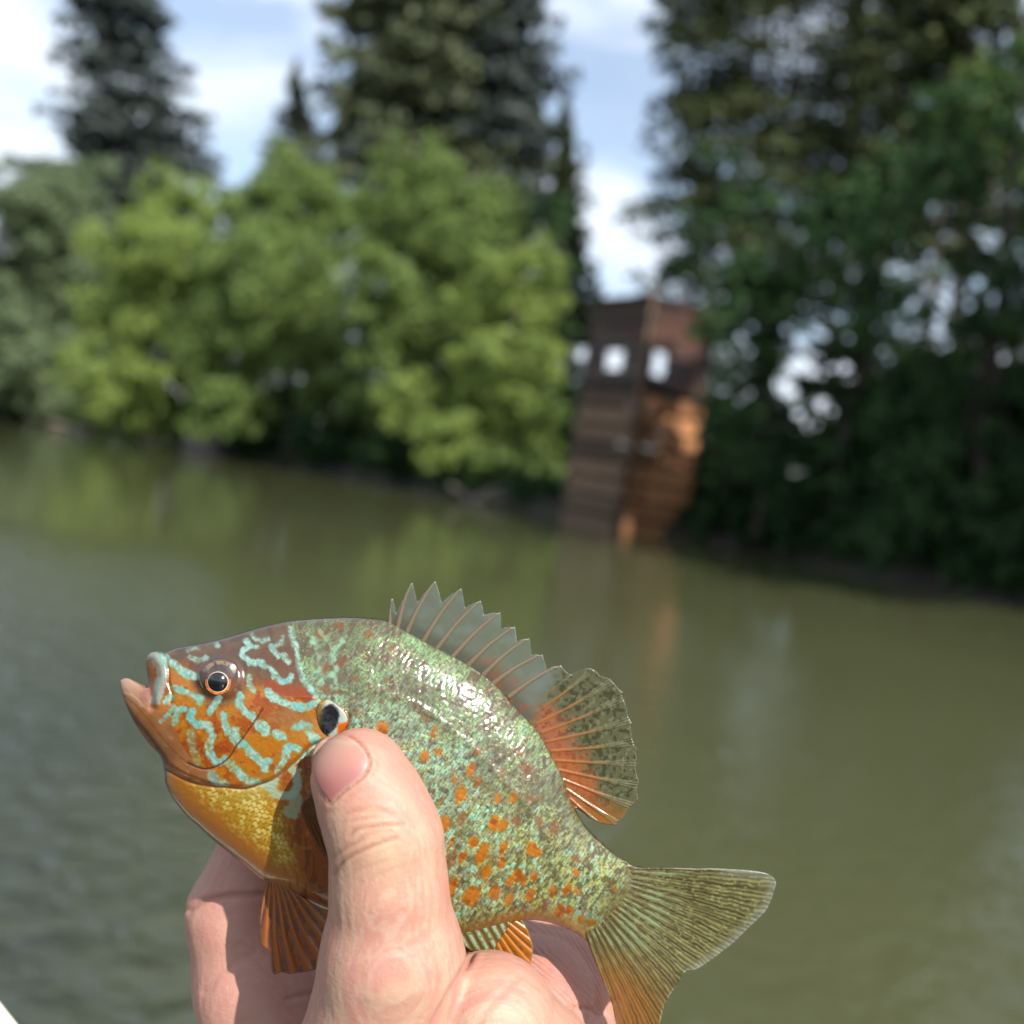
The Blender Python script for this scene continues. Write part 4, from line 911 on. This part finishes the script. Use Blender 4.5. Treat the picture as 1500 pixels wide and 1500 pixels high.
# ------------------------------------------------------------------ the hand (one continuous surface from a blended distance field)
def Pz(x, y, d): return np.array([(x-750)*d/1500, -(y-750)*d/1500, FD-d])
def seg(a, b): return (Pz(*a[:3]), Pz(*b[:3]), a[3]*a[2]/1500, b[3]*b[2]/1500)
def chain(*pts): return [seg(pts[i], pts[i+1]) for i in range(len(pts)-1)]
THUMB = chain((527, 1139, .2080, 71), (548, 1185, .2075, 75), (566, 1232, .2070, 79), (570, 1300, .2070, 82), (574, 1400, .2085, 101), (560, 1530, .213, 120))
THENAR = chain((716, 1501, .2135, 101), (765, 1640, .217, 150), (790, 1800, .222, 210))
PALM = chain((640, 1860, .228, 260), (430, 1640, .240, 120)) + chain((640, 1860, .228, 260), (600, 1700, .244, 150)) + chain((560, 1560, .216, 115), (640, 1860, .228, 240))
INDEX = chain((440, 1660, .2450, 118), (372, 1440, .2480, 84), (346, 1338, .2490, 70), (392, 1232, .2500, 63), (470, 1150, .2480, 56))
MIDDLE = chain((520, 1680, .250, 110), (420, 1450, .258, 70), (600, 1390, .2600, 72), (760, 1420, .2580, 86), (842, 1440, .2560, 84))
RING = chain((560, 1700, .246, 110), (440, 1545, .252, 72), (620, 1480, .2480, 80), (786, 1458, .2415, 83))
PINKY = chain((640, 1760, .240, 120), (700, 1620, .246, 85), (836, 1560, .2400, 84))
ARM = chain((640, 1860, .228, 250), (720, 2300, .222, 235), (800, 2900, .214, 270))
def sd_set(P, segs, k):
    d = None
    for a, b, ra, rb in segs:
        ab = b-a; t = np.clip(((P-a)@ab)/(ab@ab), 0, 1)
        e = np.linalg.norm(P-a-t[:, None]*ab, axis=1)-(ra+(rb-ra)*t)
        d = e if d is None else smin(d, e, k)
    return d
def smin(a, b, k):
    h = np.clip(.5+.5*(b-a)/k, 0, 1); return b+(a-b)*h-k*h*(1-h)
def hand_sdf(P):
    th = sd_set(P, THUMB, .003)
    tn = sd_set(P, THENAR, .006)
    d = smin(th, tn, .0022)
    ix = sd_set(P, INDEX, .0025); mi = sd_set(P, MIDDLE, .003); ri = sd_set(P, RING, .003); pk = sd_set(P, PINKY, .003)
    fg = smin(smin(ix, mi, .0035), smin(ri, pk, .0012), .0014)
    pa = sd_set(P, PALM, .010)
    pa = smin(pa, sd_set(P, ARM, .01), .012)
    fg = smin(fg, pa, .006)
    return smin(d, fg, .005)
def surface_nets(f, lo, hi, h):
    n = np.ceil((hi-lo)/h).astype(int)+1
    ax = [lo[i]+np.arange(n[i])*h for i in range(3)]
    G = np.empty(n, np.float32)
    X, Y = np.meshgrid(ax[1], ax[2], indexing='ij')
    B = 12
    for i in range(0, n[0], B):
        xs = ax[0][i:i+B]
        PP = np.stack(np.broadcast_arrays(xs[:, None, None], X[None], Y[None]), -1).reshape(-1, 3)
        G[i:i+B] = f(PP).reshape(len(xs), n[1], n[2])
    S_ = G < 0
    c = [S_[a:n[0]-1+a, b_:n[1]-1+b_, d:n[2]-1+d] for a in (0, 1) for b_ in (0, 1) for d in (0, 1)]
    sm = sum(q.astype(np.int8) for q in c); act = (sm > 0) & (sm < 8)
    I, J, K = np.nonzero(act); vid = -np.ones(act.shape, int); vid[I, J, K] = np.arange(len(I))
    acc = np.zeros((len(I), 3)); cnt = np.zeros(len(I))
    cor = [(a, b_, d) for a in (0, 1) for b_ in (0, 1) for d in (0, 1)]
    for p in range(8):
        for q in range(p+1, 8):
            A_, B_ = cor[p], cor[q]
            if sum(abs(A_[e]-B_[e]) for e in range(3)) != 1: continue
            ga = G[I+A_[0], J+A_[1], K+A_[2]]; gb = G[I+B_[0], J+B_[1], K+B_[2]]
            mm = (ga < 0) != (gb < 0); t = np.where(mm, ga/np.where(mm, ga-gb, 1), 0)
            pt = np.array(A_)+t[:, None]*(np.array(B_)-np.array(A_))
            acc += pt*mm[:, None]; cnt += mm
    V = lo+(np.stack([I, J, K], 1)+acc/cnt[:, None])*h
    Qs = []
    for axn in range(3):
        b1, b2 = (axn+1) % 3, (axn+2) % 3
        sl0 = [slice(1, -1)]*3; sl1 = [slice(1, -1)]*3
        sl0[axn] = slice(0, n[axn]-1); sl1[axn] = slice(1, n[axn])
        s0, s1 = S_[tuple(sl0)], S_[tuple(sl1)]
        e = np.argwhere(s0 != s1); ins = s0[tuple(e.T)]
        off = np.ones(3, int); off[axn] = 0; e = e+off
        d1 = np.zeros(3, int); d1[b1] = 1; d2 = np.zeros(3, int); d2[b2] = 1
        q = np.stack([vid[tuple((e-d1-d2).T)], vid[tuple((e-d2).T)], vid[tuple(e.T)], vid[tuple((e-d1).T)]], 1)
        q[~ins] = q[~ins][:, ::-1]; Qs.append(q)
    return V, np.concatenate(Qs)
def sdf_grad(f, P, e=2e-4):
    g = np.stack([f(P+np.eye(3)[i]*e)-f(P-np.eye(3)[i]*e) for i in range(3)], 1)
    return g/np.maximum(np.linalg.norm(g, axis=1), 1e-9)[:, None]
lo = Pz(255, 2010, .262); lo = np.array([-.078, -.215, -.048]); hi = np.array([.045, -.040, .040])
HV, HQ = surface_nets(hand_sdf, lo, hi, .0009)
# one subdivision, then every vertex is put on the surface
def subdivide(V, Qd):
    E = np.sort(np.stack([Qd, np.roll(Qd, -1, 1)], -1).reshape(-1, 2), 1)
    ue, inv = np.unique(E, axis=0, return_inverse=True); inv = inv.reshape(-1, 4); n = len(V)
    Ev = V[ue].mean(1); Fv = V[Qd].mean(1); e0 = n+inv; f0 = n+len(ue)+np.arange(len(Qd))
    q = [np.stack([Qd[:, i], e0[:, i], f0, e0[:, (i-1) % 4]], 1) for i in range(4)]
    return np.concatenate([V, Ev, Fv]), np.concatenate(q)
HV, HQ = subdivide(HV, HQ)
for _i in range(2):
    for s0 in range(0, len(HV), 400000):
        P = HV[s0:s0+400000]; HV[s0:s0+400000] = P-(hand_sdf(P)[:, None])*sdf_grad(hand_sdf, P)
HN = sdf_grad(hand_sdf, HV)
dep = FD-HV[:, 2]; hx = HV[:, 0]*1500/dep+750; hy = -HV[:, 1]*1500/dep+750      # where each vertex lies in the traced view
front = (HN[:, 2] > -.15)
# nail outline traced on the thumb
NAIL = smooth([(455, 1108), (460, 1094), (472, 1082), (488, 1076), (508, 1078), (523, 1087), (533, 1098), (540, 1111), (540, 1124), (531, 1138), (516, 1150), (499, 1163), (484, 1176), (474, 1166), (463, 1150), (456, 1128)], True, 2)
thm = front & (dep < .222)
disp = np.zeros(len(HV)); X_, Y_ = hx, hy
def near(pts, pad, mask):
    P = smooth(pts, sp=3) if len(pts) > 2 else np.array(pts, float)
    d = np.full(len(X_), 1e6); mm = mask & (X_ > P[:, 0].min()-pad) & (X_ < P[:, 0].max()+pad) & (Y_ > P[:, 1].min()-pad) & (Y_ < P[:, 1].max()+pad)
    if mm.any():
        dd, ar, sg, _, _ = pl_dist(X_[mm], Y_[mm], P, False, True); d[mm] = dd
    return d
tone = np.zeros(len(HV)); dark = np.zeros(len(HV))
for pts, wd, dp in (
    ([(513, 1224), (523, 1215), (544, 1211), (570, 1208), (592, 1208)], 3.2, .42), ([(490, 1281), (498, 1268), (510, 1257), (535, 1244), (561, 1234), (580, 1228)], 3.2, .48),
    ([(509, 1192), (523, 1188), (553, 1187), (580, 1194)], 3.5, .24), ([(489, 1256), (500, 1247), (513, 1240), (532, 1228)], 3, .3), ([(517, 1202), (540, 1199), (566, 1198), (588, 1200)], 2.6, .16),
    ([(596, 1196), (604, 1206), (610, 1218)], 3, .12), ([(540, 1290), (575, 1275), (610, 1262)], 3.2, .10), ([(600, 1240), (615, 1228), (628, 1220)], 3, .08), ([(528, 1222), (556, 1219), (588, 1217)], 2.4, .14), ([(500, 1290), (530, 1272), (565, 1262)], 3, .12)):
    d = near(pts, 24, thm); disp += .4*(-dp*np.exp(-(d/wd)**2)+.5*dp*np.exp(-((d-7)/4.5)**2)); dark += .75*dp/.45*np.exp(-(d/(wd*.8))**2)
for pts, wd, dp in (([(692, 1396), (682, 1416), (668, 1440), (648, 1474), (632, 1505)], 4, .7), ([(760, 1430), (735, 1455), (712, 1480), (695, 1510)], 6, .18), ([(640, 1360), (615, 1380), (585, 1392)], 8, .12)):
    d = near(pts, 30, thm); disp += -dp*np.exp(-(d/wd)**2)+.35*dp*np.exp(-((d-10)/6)**2); tone += .8*dp*np.exp(-(d/6)**2)
ixm = front & (dep > .226)
for pts, wd, dp in (([(276, 1334), (290, 1324), (306, 1317), (330, 1313), (360, 1311), (392, 1310)], 4.2, .75), ([(300, 1452), (322, 1432), (345, 1410), (372, 1396)], 6, .28), ([(345, 1400), (352, 1385), (372, 1392)], 6, .2), ([(420, 1465), (445, 1458), (472, 1452)], 4, .35), ([(335, 1445), (352, 1432)], 2.5, .12)):
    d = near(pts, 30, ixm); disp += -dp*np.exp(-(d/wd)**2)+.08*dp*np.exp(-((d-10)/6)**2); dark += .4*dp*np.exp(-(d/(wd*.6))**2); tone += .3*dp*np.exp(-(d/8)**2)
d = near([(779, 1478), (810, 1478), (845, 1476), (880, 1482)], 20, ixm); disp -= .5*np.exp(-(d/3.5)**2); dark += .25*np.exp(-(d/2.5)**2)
# nail bed: sunk under the plate, with a raised fold on its inner side
nd = np.full(len(HV), 1e6); mm = thm & (X_ > 430) & (X_ < 570) & (Y_ > 1050) & (Y_ < 1210)
nd[mm] = pl_dist(X_[mm], Y_[mm], NAIL, True); ins = np.zeros(len(HV), bool); ins[mm] = in_poly(X_[mm], Y_[mm], NAIL)
disp += np.where(ins, -.28*sstep(0, 6, nd), .30*np.exp(-((nd-6)/5)**2)*sstep(495, 525, X_+.4*(Y_-1110))-.22*np.exp(-(nd/2.6)**2))
mmf = lambda s, sd_: fbm(HV[:, 0]/s+7*HV[:, 2]/s, HV[:, 1]/s+3*HV[:, 2]/s, sd_)
disp += .10*(mmf(.007, 131)-.5)*2+.018*(mmf(.0016, 132)-.5)*2
HVd = HV+HN*(disp*.001)[:, None]
# skin colour: red pads and knuckles, yellower over the thumb joint
v1, v2, v3 = mmf(.011, 133), mmf(.004, 134), mmf(.0017, 135)
SK = np.tile(np.array((226., 178, 150)), (len(HV), 1))
def skp(mask, c, k=1.0):
    global SK
    SK += (np.asarray(c, float)-SK)*(mask*k)[:, None]
skp(sstep(.4, .65, v1), (224, 154, 134), .65); skp(sstep(.48, .68, v2), (218, 146, 126), .45); skp(sstep(.52, .7, v3), (238, 196, 172), .5)
jt = np.exp(-(((X_-555)/55)**2+((Y_-1245)/55)**2))*thm; skp(jt, (232, 190, 150), .6)
tipm = sstep(1215, 1120, Y_)*thm; skp(tipm, (230, 158, 138), .5)
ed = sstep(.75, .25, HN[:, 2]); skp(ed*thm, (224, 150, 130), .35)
pad = np.exp(-(((X_-800)/75)**2+((Y_-1440)/70)**2))*ixm; skp(ixm*1.0, (222, 156, 140), .55); skp(pad, (232, 150, 132), .6)
skp(np.clip(tone, 0, 1), (206, 128, 112), .7); skp(np.clip(dark, 0, 1), (176, 112, 84), .6)  # creases redder, and shade in the wrinkles painted into the skin colour
skp(thm*sstep(.6, .8, v1)*sstep(1380, 1420, Y_), (226, 156, 144), .5)
skp(np.exp(-((nd-1)/2.6)**2)*(~ins)*sstep(480, 510, X_+.4*(Y_-1110)), (190, 118, 94), .85)  # shade in the nail fold painted as a dark line
ridge = np.clip(pad*1.4, 0, 1)
m_, t, b, o = mat_new('skin'); M_SKIN = m_; l = t.links.new
a = N(t, 'ShaderNodeAttribute', attribute_name='Col'); l(a.outputs['Color'], b.inputs['Base Color'])
b.inputs['Roughness'].default_value = .55; b.inputs['Specular IOR Level'].default_value = .35
b.inputs['Subsurface Weight'].default_value = .22; b.inputs['Subsurface Radius'].default_value = (.0032, .0013, .0008); b.inputs['Subsurface Scale'].default_value = .7
tcn = N(t, 'ShaderNodeTexCoord')
vo = N(t, 'ShaderNodeTexVoronoi'); vo.inputs['Scale'].default_value = 1500; l(tcn.outputs['Object'], vo.inputs['Vector'])
no = N(t, 'ShaderNodeTexNoise'); no.inputs['Scale'].default_value = 700; no.inputs['Detail'].default_value = 4; l(tcn.outputs['Object'], no.inputs['Vector'])
wv = N(t, 'ShaderNodeTexWave', wave_type='RINGS', rings_direction='Z'); wv.inputs['Scale'].default_value = 420; wv.inputs['Distortion'].default_value = 1.2; wv.inputs['Detail'].default_value = 1
mpn = N(t, 'ShaderNodeMapping'); mpn.inputs['Location'].default_value = (.005, .125, 0); l(tcn.outputs['Object'], mpn.inputs['Vector']); l(mpn.outputs['Vector'], wv.inputs['Vector'])
ra = N(t, 'ShaderNodeAttribute', attribute_name='ridge')
bp1 = N(t, 'ShaderNodeBump'); bp1.inputs['Strength'].default_value = .18; bp1.inputs['Distance'].default_value = .00025; l(vo.outputs['Distance'], bp1.inputs['Height'])
bp2 = N(t, 'ShaderNodeBump'); bp2.inputs['Strength'].default_value = .3; bp2.inputs['Distance'].default_value = .0004; l(no.outputs['Fac'], bp2.inputs['Height']); l(bp1.outputs['Normal'], bp2.inputs['Normal'])
bp3 = N(t, 'ShaderNodeBump'); bp3.inputs['Distance'].default_value = .0003; l(ra.outputs['Fac'], bp3.inputs['Strength']); l(wv.outputs['Fac'], bp3.inputs['Height']); l(bp2.outputs['Normal'], bp3.inputs['Normal'])
l(bp3.outputs['Normal'], b.inputs['Normal'])
me = make_mesh('hand', HVd, HQ); col_attr(me, lin_np(np.clip(SK, 0, 255))**.95*np.array([.52, .53, .54])); f_attr(me, ridge, 'ridge')
hand = add_obj('hand', me, M_SKIN); hand.matrix_world = FISH_M
tag(hand, 'bare hand gripping the fish, thumb across its side and fingers curled behind it', 'hand')
# thumbnail plate lying on the thumb
x, y, b_, q, _, _, _ = grid_mesh(NAIL, 1.5)
dd = pl_dist(x, y, NAIL, True)
D = np.full(len(x), .19)
for _i in range(60):                                    # march from the viewer's side to the thumb surface
    P = np.stack([(x-750)*D/1500, -(y-750)*D/1500, FD-D], 1); e = hand_sdf(P); D = np.minimum(D+np.clip(e, -1, 1)*.8, .2095)
P = np.stack([(x-750)*D/1500, -(y-750)*D/1500, FD-D], 1); nn = sdf_grad(hand_sdf, P)
lift = (.00012*sstep(0, 5, dd)-.00018*sstep(4, 0, dd))
Ft = P+nn*lift[:, None]; Bk = P-nn*.0005
inner = ~b_; bid = np.where(b_, np.arange(len(x)), 0); bid[inner] = len(x)+np.arange(inner.sum())
me = make_mesh('thumbnail', np.concatenate([Ft, Bk[inner]]), np.concatenate([q, bid[q][:, ::-1]]))
f = sstep(1090, 1165, y+.25*(x-480)+8*(fbm(x/14, y/14, 141)-.5))
NC = np.array((220., 166, 142))+(np.array((208, 130, 122))-np.array((220., 166, 142)))*f[:, None]
NC += (np.array((236, 204, 184))-NC)*(np.exp(-((dd-2.5)/1.8)**2)*sstep(485, 515, x+.2*(y-1110))*.6)[:, None]
NC += (np.array((236, 204, 180))-NC)*(np.exp(-((np.abs(y-1086-.12*(x-490)))/3)**2)*(y < 1100)*.4)[:, None]
NC = lin_np(NC)*np.array([.50, .51, .53]); col_attr(me, np.concatenate([NC, NC[inner]]))
m_, t, b, o = mat_new('nail'); a = N(t, 'ShaderNodeAttribute', attribute_name='Col'); t.links.new(a.outputs['Color'], b.inputs['Base Color'])
b.inputs['Roughness'].default_value = .42; b.inputs['Coat Weight'].default_value = .1; b.inputs['Coat Roughness'].default_value = .2
b.inputs['Subsurface Weight'].default_value = .15; b.inputs['Subsurface Radius'].default_value = (.003, .0012, .0008); b.inputs['Subsurface Scale'].default_value = .5
nail = add_obj('thumbnail', me, m_, hand)

# ------------------------------------------------------------------ pale rod just entering the lower left corner
m_, t, b, o = mat_new('gloss_cream'); b.inputs['Base Color'].default_value = (.74, .70, .58, 1); b.inputs['Roughness'].default_value = .25; b.inputs['Coat Weight'].default_value = .5
rod = empty('fishing_rod'); rod.matrix_world = FISH_M; tag(rod, 'pale cream rod shaft just entering the lower left corner', 'rod')
mb = MB(); a0 = Pz(-78, 1417, .262); a1 = Pz(96, 1645, .24)
mb.tube([a0+(a1-a0)*k for k in (-.12, 0, .5, 1, 2.2)], [.0043, .0044, .0046, .0048, .0055], 20)
sh = mb.build('shaft', m_, rod, flat=False)
